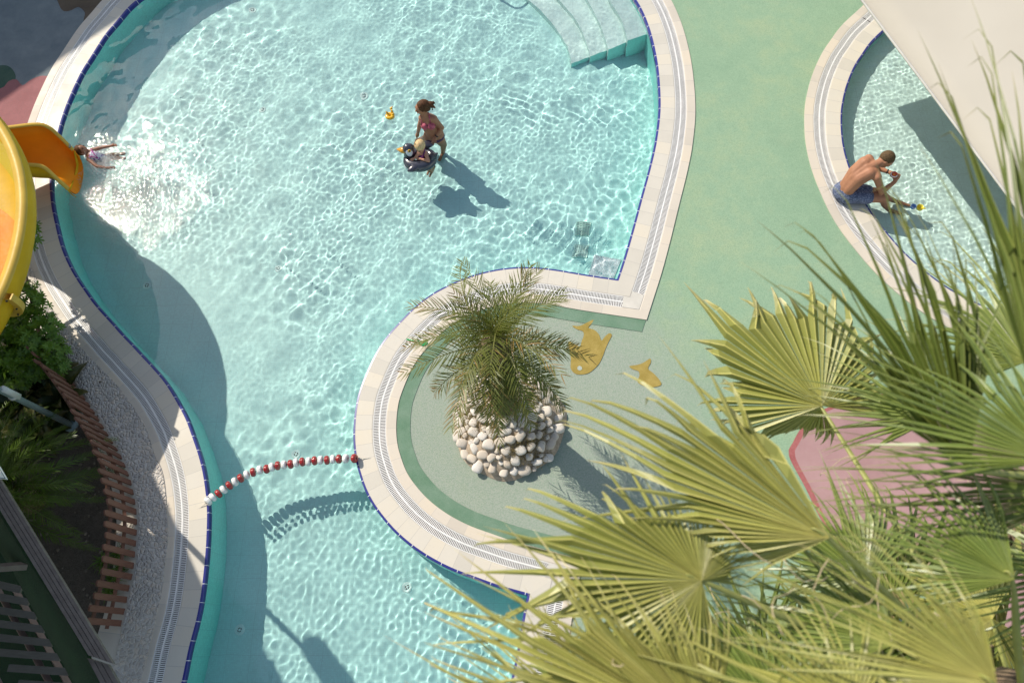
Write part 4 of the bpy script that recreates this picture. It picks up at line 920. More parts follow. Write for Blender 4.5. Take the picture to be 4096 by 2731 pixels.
for k in range(wa, wb_+1):
    u = (k-wa)/(wb_-wa); row = []; j0, j1 = 5.0, 5.0+4.6*min(1, (1-u)*1.6+.05)
    for j in range(8): x = j0+(j1-j0)*j/7; i_ = int(x); f = x-i_; q = LIN[k][i_].lerp(LIN[k][min(i_+1, 18)], f); row.append(q.lerp(flume_pt(th0+(th1-th0)*k/NS, RR-CW, 2.1), .018))
    WT.append(row)
loft('running_water', WT, M_WET, slide)
YT = []
for k in range(0, wb_+4):
    u = k/(wb_+3); row = []; j0, j1 = 1.0, (17.6 if u < .62 else 17.6-14.5*((u-.62)/.38)**.8)
    for j in range(14): x = j0+(j1-j0)*j/13; i_ = int(x); f = x-i_; q = LIN[k][i_].lerp(LIN[k][min(i_+1, 18)], f); row.append(q.lerp(flume_pt(th0+(th1-th0)*k/NS, RR-CW, 2.1), .006))
    YT.append(row)
loft('yellow_wall', YT, M_YSL, slide)
def rim_sweep(r0, r1, name):
    S_ = []
    for k in range(NS+1):
        th = th0+(th1-th0)*k/NS; z = RU[k].z; S_.append([flume_pt(th, r0, z-.03), flume_pt(th, r0, z+.008), flume_pt(th, (r0+r1)/2, z+.016), flume_pt(th, r1, z+.008), flume_pt(th, r1, z-.03)])
    return loft(name, S_, M_RIM, slide)
rim_sweep(RR-.095, RR+.035, 'rim'); rim_sweep(RR-2*CW-.04, RR-2*CW+.05, 'rim')
thf = math.atan2(G(40, 688, 1.65)[1]-cc[1], G(40, 688, 1.65)[0]-cc[0]); S_ = []
for j in range(20):
    a = math.radians(-14)+j*math.radians(208)/19; q = [flume_pt(thf+dt, RR-CW+rr*math.cos(a), ZR-.05-(rr-.06)*1.0*max(-.05, math.sin(a))) for dt, rr in ((-.012, .62), (-.012, .72), (.012, .72), (.012, .62))]; S_.append(q+[q[0]])
loft('joint_flange', S_, M_RIM, slide, smooth=False)
m_ = MB()
for j in (1, 3, 5): a = math.radians(-14)+j*math.radians(208)/19; m_.ell(flume_pt(thf-.02, RR-CW+.68*math.cos(a), ZR-.05-.62*math.sin(a)), .014, None, 8, 6)
m_.obj('bolts', M_DARK, slide)
br = V3(G(64, 418, 1.25)); m_ = MB(); m_.box(br, (.03, .16, .26), Matrix.Rotation(.4, 3, 'Z')); m_.obj('bracket', flat('bracket_white', (.55, .58, .6), .4), slide)
m_ = MB(); m_.tube(cr([G(70, 432, 1.15), G(75, 450, .9), G(73, 470, .6), G(76, 480, .3)], 5), .012, 8); m_.obj('hose', M_WHITE, slide)
for dth in (1.6, -2.1):
    m_ = MB(); q = flume_pt(dth+.3, RR-.55, 0); m_.tube([q, q+V3((0, 0, 1.12))], .07, 16); m_.obj('support', M_POLE, slide)
# maker's oval on the exit chute
sp = V3(G(159, 335, .375)); m_ = MB(); Rg = Matrix.Rotation(math.radians(-48), 3, 'Z') @ Matrix.Rotation(math.radians(25), 3, 'X')
m_.ell(sp, (.048, .030, .006), Rg, 20, 6); st_ = m_.obj('sticker', M_DARK, slide)
m_ = MB(); m_.ell(sp+V3((0, 0, .003)), (.043, .025, .006), Rg, 20, 6); m_.obj('sticker_face', flat('sticker_grey', (.35, .45, .45), .4), slide)
# ---------------------------------------------------------------- wooden tower with turf panels at the lower left
M_GREYW = mat_wood('weathered_wood', (.10, .083, .076), (.165, .142, .13), (6, 6, 6)); M_TREAD = mat_wood('pale_tread_wood', (.085, .078, .066), (.13, .12, .10), (4, 30, 4))
M_STRG = mat_wood('stringer_wood', (.20, .13, .12), (.28, .19, .18), (5, 5, 5))
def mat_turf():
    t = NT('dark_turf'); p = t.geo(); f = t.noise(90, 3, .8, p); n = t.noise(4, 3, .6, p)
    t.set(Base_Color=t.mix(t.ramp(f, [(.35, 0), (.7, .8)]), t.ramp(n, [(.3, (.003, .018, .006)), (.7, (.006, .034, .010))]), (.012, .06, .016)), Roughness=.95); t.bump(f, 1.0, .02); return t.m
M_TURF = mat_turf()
C6 = lambda x, y: (x/1.2737/1.7415, (y/1.2737+1500)/1.7415)
tw = empty('wooden_tower', G(60, 1400), 'dark weathered wooden stair tower with green turf panels in the lower left corner', 'stair tower')
def quad_board(name, a, b, c, d, th, mat):
    vs = [V3(p) for p in (a, b, c, d)]; m_ = MB(); m_.add(vs+[v-V3((0, 0, th)) for v in vs], [(0, 1, 2, 3), (7, 6, 5, 4), (0, 4, 5, 1), (1, 5, 6, 2), (2, 6, 7, 3), (3, 7, 4, 0)]); return m_.obj(name, mat, tw, False)
R0, R1 = V3(G(*C6(-60, 430), 1.93)), V3(G(*C6(580, 1470), 1.93)); L0, L1 = V3(G(*C6(-60, 590), 1.93)), V3(G(*C6(450, 1425), 1.93))
for k in range(4):
    a, b_ = k/4, (k+.86)/4; quad_board('handrail_plank', L0.lerp(R0, a), L1.lerp(R1, a), L1.lerp(R1, b_), L0.lerp(R0, b_), .045, M_GREYW)
R2, R3_ = V3(G(*C6(555, 1475), 1.86)), V3(G(*C6(720, 1760), 1.86)); L2, L3 = V3(G(*C6(445, 1440), 1.86)), V3(G(*C6(600, 1740), 1.86))
for k in range(3):
    a, b_ = k/3, (k+.88)/3; quad_board('handrail_plank', L2.lerp(R2, a), L3.lerp(R3_, a), L3.lerp(R3_, b_), L2.lerp(R2, b_), .045, M_GREYW)
# turf-clad inner panel: from under the rail sloping down to the treads
Ld = lambda x, y, z: V3(G(*C6(x, y), z))
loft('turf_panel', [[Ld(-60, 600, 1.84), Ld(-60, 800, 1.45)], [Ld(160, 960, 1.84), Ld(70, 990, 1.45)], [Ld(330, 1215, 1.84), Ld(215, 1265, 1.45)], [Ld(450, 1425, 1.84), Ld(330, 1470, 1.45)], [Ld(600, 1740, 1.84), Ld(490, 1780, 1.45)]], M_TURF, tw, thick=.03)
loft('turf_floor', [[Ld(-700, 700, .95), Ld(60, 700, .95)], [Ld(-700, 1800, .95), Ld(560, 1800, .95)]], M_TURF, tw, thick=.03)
m_ = MB(); m_.tube([Ld(-80, 985, 1.6), Ld(165, 968, 1.75)], [.045, .045], 4, flat=1.4); m_.obj('crossbeam', M_GREYW, tw, False)
TR = [((-80, 1050), (105, 1092)), ((-80, 1115), (145, 1155)), ((-60, 1188), (185, 1226)), ((-60, 1258), (225, 1294)), ((-60, 1330), (265, 1364)), ((-20, 1410), (305, 1436)), ((40, 1490), (350, 1510)), ((90, 1570), (400, 1590)), ((140, 1650), (440, 1668))]
for i, (a, b_) in enumerate(TR):
    A, B_ = Ld(*a, 1.35), Ld(*b_, 1.35); d = (B_-A).normalized(); s_ = d.cross(V3((0, 0, 1)))*.036
    quad_board('tread', A-s_, B_-s_, B_+s_, A+s_, .035, M_TREAD)
for (a, b_) in (((70, 1080), (430, 1720)), ((-110, 1380), (100, 1760)), ((-40, 1040), (300, 1650))):
    A, B_ = Ld(*a, 1.22), Ld(*b_, 1.22); m_ = MB(); m_.tube([A, B_], .035, 4, flat=1.6); m_.obj('stringer', M_STRG, tw, False)
for (x, y) in ((-60, 900), (60, 1180), (200, 1500)):
    q = Ld(x, y, .9)+V3((-.4, -.05, 0)); m_ = MB(); m_.box((q.x, q.y, .46), (.08, .08, .90)); m_.obj('post', M_GREYW, tw, False)
# unseen slab added over the tower, off to the left, to shade the bed
added_roof = [V3((-13.5, 5.9, 4.2)), V3((-8.9, 5.35, 4.2)), V3((-7.75, 3.55, 4.2)), V3((-6.25, 1.75, 4.2)), V3((-4.55, -.55, 4.2)), V3((-5.5, -2.5, 4.2)), V3((-13.5, -2.5, 4.2))]
sun_gaps = [V3(G(x, y, .75))-dirv*((4.2-.75)*kh) for x, y in ((95, 1075), (180, 1090), (60, 960), (120, 1165))]  # gaps cut in the added slab so sun spots reach the cycad
o = mk_slab('roof', [[(p.x, p.y) for p in added_roof]]+[[(c.x+a_*r, c.y+b_*r*.6) for a_, b_ in ((-1, -1), (1, -.7), (.8, 1), (-.9, .8))] for c, r in zip(sun_gaps, (.26, .16, .10, .10))], 4.2, 4.3, M_GREYW); o.parent = tw; o.matrix_parent_inverse = Matrix.Translation(tw.location).inverted()

for q in ((-9.8, 4.4), (-12.8, 5.0), (-12.8, -1.5), (-8.6, 2.6)): m_ = MB(); m_.box((q[0], q[1], 2.1), (.14, .14, 4.2)); m_.obj('added_roof_post', M_GREYW, tw, False)
sg = empty('sign_board', Ld(0, 500, 2.0), 'corner of a white sign board with a dark border at the left edge', 'sign')
A, B_, C_, D_ = Ld(35, 530, 2.02), Ld(-5, 462, 2.10), Ld(-90, 450, 2.10), Ld(-80, 520, 2.0)
quad = lambda z, s_: [((A+B_+C_+D_)/4).lerp(p, s_)+V3((0, 0, z)) for p in (A, B_, C_, D_)]
m_ = MB(); vs = quad(0, 1); m_.add(vs+[v-V3((0, 0, .02)) for v in vs], [(0, 1, 2, 3), (7, 6, 5, 4), (0, 4, 5, 1), (1, 5, 6, 2), (2, 6, 7, 3), (3, 7, 4, 0)]); m_.obj('panel', M_WHITE, sg, False)
m_ = MB(); m_.tube(quad(.003, .90), .004, 4, closed=True); m_.obj('border', flat('sign_blue', (.05, .15, .2), .5), sg, False)
# building beyond the top left corner (casts the long diagonal shade)
e0_, e1_ = V3(G(0, 237)), V3(G(263, 55)); hB = 7.0; off = dirv*(hB*kh); a_ = e0_-off; b_ = e1_-off; dd = (b_-a_).normalized(); nn = V3((-dd.y, dd.x, 0))
if nn.dot(dirv) > 0: nn = -nn
bld = empty('hotel_building', a_, 'pale building beyond the left edge whose roof shades the pool corner', 'building')
P_ = [a_-dd*6, b_+dd*14, b_+dd*14+nn*10, a_-dd*6+nn*10]; m_ = MB(); m_.add([V3((p.x, p.y, 0)) for p in P_]+[V3((p.x, p.y, hB-.25)) for p in P_], [(0, 1, 5, 4), (1, 2, 6, 5), (2, 3, 7, 6), (3, 0, 4, 7), (4, 5, 6, 7)]); m_.obj('wall', flat('render_cream', (.55, .5, .42), .8), bld, False)
P_ = [a_-dd*6, b_+dd*14, b_+dd*14+nn*10.5, a_-dd*6+nn*10.5]; m_ = MB(); m_.add([V3((p.x, p.y, hB-.246)) for p in P_]+[V3((p.x, p.y, hB)) for p in P_], [(0, 1, 5, 4), (1, 2, 6, 5), (2, 3, 7, 6), (3, 0, 4, 7), (4, 5, 6, 7), (3, 2, 1, 0)]); m_.obj('roof', M_GREYW, bld, False)
for k in range(8):
    c = a_+dd*(k*2.6-4)-nn*.02
    for z in (1.6, 4.6): m_ = MB(); m_.box((c.x, c.y, z), (1.2, .1, 1.4), Matrix.Rotation(math.atan2(dd.y, dd.x), 3, 'Z')); m_.obj('window', M_DARK, bld, False)
# ---------------------------------------------------------------- shade sail over the small pool
def mat_sail():
    t = NT('sail_canvas'); p = t.geo(); n = t.noise(.8, 3, .5, p); w = t.noise(220, 2, .5, p)
    d = t.n('ShaderNodeBsdfTranslucent'); c = t.ramp(n, [(.3, (.63, .58, .50)), (.7, (.68, .63, .55))]); t.set(Base_Color=c, Roughness=.9); t.bump(w, .1, .002)
    t.l(c, d.inputs['Color']); mx = t.n('ShaderNodeMixShader'); mx.inputs[0].default_value = .30; t.l(t.b.outputs[0], mx.inputs[1]); t.l(d.outputs[0], mx.inputs[2]); t.l(mx.outputs[0], t.out.inputs[0]); return t.m
sail = empty('shade_sail', (7.5, 8, 0), 'large beige canvas shade sail stretched over the small pool at the top right', 'shade sail')
S0, S1 = V3((4.16, 9.62, 1.80)), V3((6.75, 3.45, 1.35)); 
S2, S3 = V3((13.5, 4.0, 3.6)), V3((12.5, 14.5, 4.0))
SN = 24; secs = []
for i in range(SN+1):
    u = i/SN; row = []
    for j in range(SN+1):
        v = j/SN; a = S0.lerp(S1, v); c = S3.lerp(S2, v); p = a.lerp(c, u); sag = -.55*math.sin(PI*u)*math.sin(PI*v)*.6+.16*math.sin(PI*v)*math.sin(PI*2*u); row.append(p+V3((0, 0, sag)))
    secs.append(row)
loft('canvas', secs, mat_sail(), sail, thick=.006)
m_ = MB(); m_.tube([r[0] for r in secs], .02, 6); m_.tube(secs[0], .018, 6); m_.obj('hem', M_ROPE, sail)
m_ = MB(); aa, bb = V3((4.16, 9.62, 1.80)), V3((9.5, 13.2, 3.1)); m_.tube([aa, aa.lerp(bb, .5)+V3((0, -.28, -.05)), bb+V3((0, -.5, 0))], .06, 8, flat=.2); m_.obj('strap', M_ROPE, sail)
for p in (S3, S2): m_ = MB(); m_.tube([V3((p.x+.1, p.y+.1, 0)), V3((p.x+.1, p.y+.1, p.z+.1))], .06, 12); m_.obj('mast', M_POLE, sail)
# toy on the grate
gt = empty('toy_spade', G(945, 785), 'small green plastic toy spade lying on the grate under the palm fronds', 'toy')
m_ = MB(); m_.tube([G(934, 779, .02), G(950, 782, .03), G(964, 785, .02)], .010, 8); m_.obj('handle', M_GRN, gt); m_ = MB(); m_.ell(G(973, 788, .02), (.06, .045, .014)); m_.obj('blade', M_GRN, gt)
# ---------------------------------------------------------------- vegetation
def leafmat(name, stops, trans=.35, rough=.5, vary=.35, spec=.35, hue=.35):
    """colour runs along the blade (UV v); part of the light shines through."""
    t = NT(name); s = t.sep(t.uv()); c = t.ramp(s[1], stops); oi = t.n('ShaderNodeObjectInfo'); n = t.noise(7, 3, .6, t.objc())
    w = t.n('ShaderNodeTexWhiteNoise', noise_dimensions='1D'); t.l(t.math('FLOOR', s[0]), w.inputs['W'])
    k = t.math('ADD', t.math('MULTIPLY', w.outputs[0], .6), t.math('MULTIPLY', n, .4)); c = t.mix(t.ramp(k, [(.3, vary), (.7, 0.0)]), c, tuple(x*.55 for x in stops[len(stops)//2][1]))
    c = t.mix(t.math('MULTIPLY', oi.outputs['Random'], hue), c, tuple((x*.62, x*.80, x*.55)[i] for i, x in enumerate(stops[len(stops)//2][1])))
    u = t.math('FRACT', s[0]); rib = t.math('LESS_THAN', t.math('ABSOLUTE', t.math('SUBTRACT', u, .5)), .06); c = t.mix(t.math('MULTIPLY', rib, .5), c, tuple(min(1, x*1.6) for x in stops[0][1]))
    t.set(Base_Color=c, Roughness=rough); t.b.inputs['Specular IOR Level'].default_value = spec
    tr = t.n('ShaderNodeBsdfTranslucent'); t.l(t.mix(1.0, c, (1.0, 1.0, .55), 'MULTIPLY'), tr.inputs[0]); mx = t.n('ShaderNodeMixShader'); mx.inputs[0].default_value = trans
    t.l(t.b.outputs[0], mx.inputs[1]); t.l(tr.outputs[0], mx.inputs[2]); t.l(mx.outputs[0], t.out.inputs[0]); return t.m
def uvmesh(name, V, F, UV, mats=None, idx=None):
    me = bpy.data.meshes.new(name); me.from_pydata(V, [], F); l = me.uv_layers.new(name='UVMap'); l.data.foreach_set('uv', np.array(UV, dtype=np.float32).ravel())
    if idx is not None: me.polygons.foreach_set('material_index', idx)
    me.update(); return me
# feather fronds ------------------------------------------------------
def pinnate(L, droop, npair, ll, lw, seed, vang=.5, arch=.15, start=.12, brown=0.0, curl=.35):
    r = random.Random(seed); V = []; F = []; UV = []; ID = []
    def rp(t):
        return V3((L*(t-.10*droop*t**2), 0, L*(arch*math.sin(PI*t*.8)-droop*t**2.1)))
    side = V3((0, 1, 0)); twist = r.uniform(-.5, .5); bend = r.uniform(-.10, .10)
    def rpp(t): p = rp(t); p.y += bend*L*t*t; return p
    n = 18
    for k in range(n):                          # rachis as a thin three-sided rod
        a = rpp(k/n); w = .012*(1-.75*k/n); b = len(V); V += [tuple(a+V3((0, w, 0))), tuple(a-V3((0, w, 0))), tuple(a+V3((0, 0, w*.8)))]
        if k:
            for q in ((0, 2), (2, 1), (1, 0)): F.append((b-3+q[0], b-3+q[1], b+q[1], b+q[0])); UV += [(.5, .0)]*4; ID.append(0)
    for i in range(npair):
        t = start+(1-start)*(i+.5)/npair; p = rpp(t); d = (rpp(min(t+.02, 1.02))-rpp(t-.02)).normalized(); up = side.cross(d)*-1
        if up.z < 0: up = -up
        for sg in (-1, 1):
            if r.random() < .04: continue
            ln = ll*(math.sin(PI*(.18+.74*t))**.7)*r.uniform(.85, 1.1); f = .45+.75*t+r.uniform(-.12, .12); va = vang+r.uniform(-.45, .45)+twist*sg*.2
            dr = (d*f+side*sg*math.cos(va)+up*math.sin(va)*.8).normalized(); wv = dr.cross(up).normalized()*lw*.5
            b = len(V); cu = curl*r.uniform(.4, 1.4)
            for (tt, ww) in ((0, .5), (.35, 1.0), (.7, .7), (1, .06)):
                q = p+dr*ln*tt-V3((0, 0, 1))*ln*cu*tt*tt*.5; V.append(tuple(q-wv*ww)); V.append(tuple(q+wv*ww))
            v0 = t*.5 if r.random() > brown*t else .9
            uu = i*2+(sg > 0)
            for k in range(3): F.append((b+2*k, b+2*k+1, b+2*k+3, b+2*k+2)); a_ = v0+k*.14; c_ = v0+(k+1)*.14; UV += [(uu+.25, a_), (uu+.25, a_), (uu+.25, c_), (uu+.25, c_)]; ID.append(0)
    return uvmesh('frond', V, F, UV)
M_PHX = leafmat('date_palm_leaf', [(0, (.17, .17, .05)), (.15, (.105, .125, .024)), (.6, (.15, .165, .034)), (.85, (.24, .20, .05)), (1, (.30, .18, .06))], .25, .42, .45)
M_CYC = leafmat('cycad_leaf', [(0, (.08, .12, .018)), (.3, (.07, .13, .014)), (.8, (.11, .18, .018)), (1, (.16, .18, .03))], .25, .35, .4)
M_TRK = NT('palm_trunk'); _p = M_TRK.objc(); _v = M_TRK.n('ShaderNodeTexVoronoi'); _v.inputs['Scale'].default_value = 17; M_TRK.l(_p, _v.inputs['Vector']); _n = M_TRK.noise(26, 5, .7, _p)
M_TRK.set(Base_Color=M_TRK.ramp(M_TRK.math('MULTIPLY', _n, _v.outputs['Distance']), [(.05, (.045, .03, .02)), (.3, (.20, .14, .09))]), Roughness=.95); M_TRK.bump(_v.outputs['Distance'], 1.0, .05); M_TRK = M_TRK.m
def rot_frond(az, el, roll=0): return Matrix.Rotation(az, 4, 'Z') @ Matrix.Rotation(-el, 4, 'Y') @ Matrix.Rotation(roll, 4, 'X')
MC = V3(G(1168, 972, 0)); MR = .76
base = V3(G(1159, 940, .14)); crown = V3((base.x, base.y, 2.32))
palm = empty('feather_palm', base, 'feather-leaved palm growing from the white cobble mound on the island', 'palm tree')
m_ = MB(); tp = [base.lerp(crown, t)+V3((.03*math.sin(t*3), .02*math.sin(t*5), -.05*(t == 0))) for t in [i/14 for i in range(15)]]
m_.tube(tp, [.17-.05*(i/14)+.012*math.sin(i*2.6) for i in range(15)], 22); m_.ell(crown-V3((0, 0, .05)), (.17, .17, .22))
rr_ = random.Random(5)
for k in range(90):
    t = (k+.5)/90; a = k*2.4; p = base.lerp(crown, t); r0 = .15-.04*t; d = V3((math.cos(a), math.sin(a), .55)).normalized(); m_.cap(p+d*r0*.8, p+d*(r0+.035+.05*t), .030, .014, 6)
m_.obj('trunk', M_TRK, palm)
fm = [pinnate(1.0, .44+.14*(i % 3), 30, .26, .0125, 40+i, .45, .20, .13, (.05, .12, .05, .4, .08, .3, .05, .8)[i], .6) for i in range(8)]
for me in fm: me.materials.append(M_PHX)
NF = 36
for k in range(NF):
    u = k/(NF-1); az = k*2.39996+rr_.uniform(-.12, .12); el = math.radians(74-130*u**1.1)+rr_.uniform(-.08, .08); sc = .76+.24*math.sin(PI*min(1, .15+u*.8))+.12*(u > .72)+rr_.uniform(-.06, .06)
    o = bpy.data.objects.new('frond', fm[(7, 3, 5, 7)[k % 4] if u > .72 else (k*3) % 8]); COL.objects.link(o); o.parent = palm
    M_ = Matrix.Translation(crown-V3(palm.location)+V3((0, 0, .04-.22*u))) @ rot_frond(az, el, rr_.uniform(-.4, .4)) @ Matrix.Scale(sc, 4); o.matrix_basis = M_
for k, (az, el, sc) in enumerate(((-100, -48, 1.25), (-72, -52, 1.2), (-48, -46, 1.25), (-128, -44, 1.2), (-155, -40, 1.1), (-20, -42, 1.15), (-88, -30, 1.2), (-60, -28, 1.2), (-112, -62, 1.1))):
    o = bpy.data.objects.new('frond', fm[(7, 3, 5, 1)[k % 4]]); COL.objects.link(o); o.parent = palm
    o.matrix_basis = Matrix.Translation(crown-V3(palm.location)-V3((0, 0, .2))) @ rot_frond(math.radians(az), math.radians(el), rr_.uniform(-.5, .5)) @ Matrix.Scale(sc*.92, 4)
# stone ring mound ----------------------------------------------------
def mz(r): return .40*max(0, 1-(r/MR)**1.7)
bm = bmesh.new(); rings = 14; sg_ = 64; grid = []
for i in range(rings+1):
    r = MR*i/rings; row = []
    for j in range(sg_):
        a = 2*PI*j/sg_; rw = r*(1+.03*math.sin(3*a+1)+.02*math.sin(7*a)); z = mz(r)+.012*math.sin(9*a+i)*(i < rings); row.append(bm.verts.new((MC.x+rw*math.cos(a), MC.y+rw*math.sin(a), z+.002)))
        if i == 0: break
    grid.append(row)
for j in range(sg_): bm.faces.new((grid[0][0], grid[1][j], grid[1][(j+1) % sg_]))
for i in range(1, rings):
    for j in range(sg_): bm.faces.new((grid[i][j], grid[i+1][j], grid[i+1][(j+1) % sg_], grid[i][(j+1) % sg_]))
M_DIRT = flat('mound_soil', (.40, .32, .24), .95, .3, 18, .2, .8, 70)
o = bmobj('palm_mound', bm, M_DIRT, None, True); tag(o, kind='structure')
def mat_cobble():
    t = NT('white_cobble'); p = t.objc(); mp = t.n('ShaderNodeMapping'); mp.inputs['Scale'].default_value = (1, 5, 2); oi = t.n('ShaderNodeObjectInfo'); t.l(p, mp.inputs['Vector'])
    n = t.noise(8, 5, .65, mp.outputs[0]); c = t.ramp(n, [(.30, (.45, .41, .37)), (.5, (.68, .64, .59)), (.8, (.76, .73, .68))]); c = t.mix(t.math('MULTIPLY', oi.outputs['Random'], .8), c, (.50, .42, .33)); t.set(Base_Color=c, Roughness=.7); t.bump(n, .35, .01); return t.m
M_COB = mat_cobble(); cob = []
for v in range(6):
    bm = bmesh.new(); bmesh.ops.create_icosphere(bm, subdivisions=3, radius=1); r = random.Random(v); ph = [r.uniform(0, 6) for _ in range(6)]
    for q in bm.verts:
        c = q.co.copy(); k = 1+.10*math.sin(2.2*c.x+ph[0])*math.cos(1.9*c.y+ph[1])+.06*math.sin(3.5*c.z+ph[2]+2*c.x); e = .72
        q.co = V3((math.copysign(abs(c.x)**e, c.x), math.copysign(abs(c.y)**e, c.y), math.copysign(abs(c.z)**.85, c.z)))*k*.93
    me = bpy.data.meshes.new('cobble'); bm.to_mesh(me); bm.free(); me.materials.append(M_COB); me.polygons.foreach_set('use_smooth', [True]*len(me.polygons)); cob.append(me)
rc = random.Random(11); placed = []
tries = 0
while len(placed) < 125 and tries < 9000:
    tries += 1; r = MR*.95*math.sqrt(rc.random()); a = rc.uniform(0, 2*PI); s = rc.choice([.056, .062, .068, .074, .082]) if tries < 5000 else rc.choice([.036, .042])
    x, y = MC.x+r*math.cos(a), MC.y+r*math.sin(a)
    if math.hypot(x-base.x, y-base.y) < .17+s: continue
    if any(math.hypot(x-px, y-py) < (s+ps)*.86 for px, py, ps in placed): continue
    placed.append((x, y, s))
for i, (x, y, s) in enumerate(placed):
    r = math.hypot(x-MC.x, y-MC.y); z = mz(r); o = bpy.data.objects.new('cobble', cob[i % 6]); COL.objects.link(o)
    o.location = (x, y, z+s*.34); o.scale = (s*rc.uniform(1.0, 1.28), s*rc.uniform(.86, 1.04), s*rc.uniform(.45, .6)); o.rotation_euler = (rc.uniform(-.2, .2), rc.uniform(-.2, .2), rc.uniform(0, PI))
    an = math.degrees(math.atan2(y-MC.y, x-MC.x)) % 360; sec = ('fish markings', 'sharp pool corner', 'upper coping bend', 'swimmers', 'slide', 'float line', 'lower pool', 'fan palms')[int(an//45)]
    zone = 'outer edge' if r > MR*.72 else ('middle' if r > MR*.45 else 'top')
    tag(o, ('large' if s > .066 else 'medium' if s > .05 else 'small')+' pale cobble at the '+zone+' of the palm mound, towards the '+sec, 'cobble', 'white cobbles on the palm mound')
print('cobbles', len(placed))
def blades(name, pts, h, w, mat, label, cat, seed=1, lean=.6):
    r = random.Random(seed); V = []; F = []; UV = []
    for (x, y, z) in pts:
        a = r.uniform(0, 2*PI); d = V3((math.cos(a), math.sin(a), 0)); s_ = V3((-d.y, d.x, 0))*w*.5; hh = h*r.uniform(.5, 1.2); l = lean*r.uniform(.2, 1.3)*hh; b = len(V)
        for (t, ww) in ((0, 1), (.5, .8), (1, .1)): p = V3((x, y, z))+V3((0, 0, hh*(t-.35*t*t)))+d*l*t*t; V.append(tuple(p-s_*ww)); V.append(tuple(p+s_*ww))
        for k in range(2): F.append((b+2*k, b+2*k+1, b+2*k+3, b+2*k+2)); UV += [(.25, k/2), (.25, k/2), (.25, (k+1)/2), (.25, (k+1)/2)]
    o = link(name, uvmesh(name, V, F, UV), mat); return tag(o, label, cat, kind='stuff')
M_DRY = leafmat('dry_grass', [(0, (.16, .12, .05)), (.5, (.20, .15, .055)), (1, (.30, .23, .11))], .2, .7, .4)
gp = []; cl = [(MC.x+MR*.62*math.cos(a), MC.y+MR*.62*math.sin(a), .14) for a in (-.2, -.75, -1.25, 2.9, 3.4, .6)]+[(MC.x+.05, MC.y-.45, .2), (MC.x+.40, MC.y-.50, .18), (MC.x-.45, MC.y+.05, .14)]
for (x, y, s) in cl:
    for k in range(230):
        px, py = x+rc.gauss(0, s*.55), y+rc.gauss(0, s*.5); r = math.hypot(px-MC.x, py-MC.y)
        if r < MR*.98: gp.append((px, py, mz(r)))
blades('dry_grass', gp, .10, .006, M_DRY, 'dry olive grass tufts growing between the white cobbles of the mound', 'dry grass', 3)
# cycad ---------------------------------------------------------------
cyc0 = V3(G(38, 1140, .35)); cyc = empty('cycad', (cyc0.x, cyc0.y, 0), 'dark green cycad with feathery arching leaves behind the picket fence', 'cycad')
m_ = MB(); m_.tube([V3((cyc0.x, cyc0.y, 0)), V3((cyc0.x, cyc0.y, .42))], [.17, .14], 18); m_.obj('trunk', M_TRK, cyc)
cm_ = [pinnate(1.22, .42+.1*(i % 2), 62, .17, .009, 90+i, .35, .22, .10, .05, .2) for i in range(4)]
for me in cm_: me.materials.append(M_CYC)
for k in range(44):
    u = k/43; az = k*2.39996; el = math.radians(68-70*u); o = bpy.data.objects.new('frond', cm_[k % 4]); COL.objects.link(o); o.parent = cyc
    o.matrix_basis = Matrix.Translation(V3((0, 0, .42))) @ rot_frond(az, el, rc.uniform(-.3, .3)) @ Matrix.Scale(rc.uniform(.85, 1.08), 4)
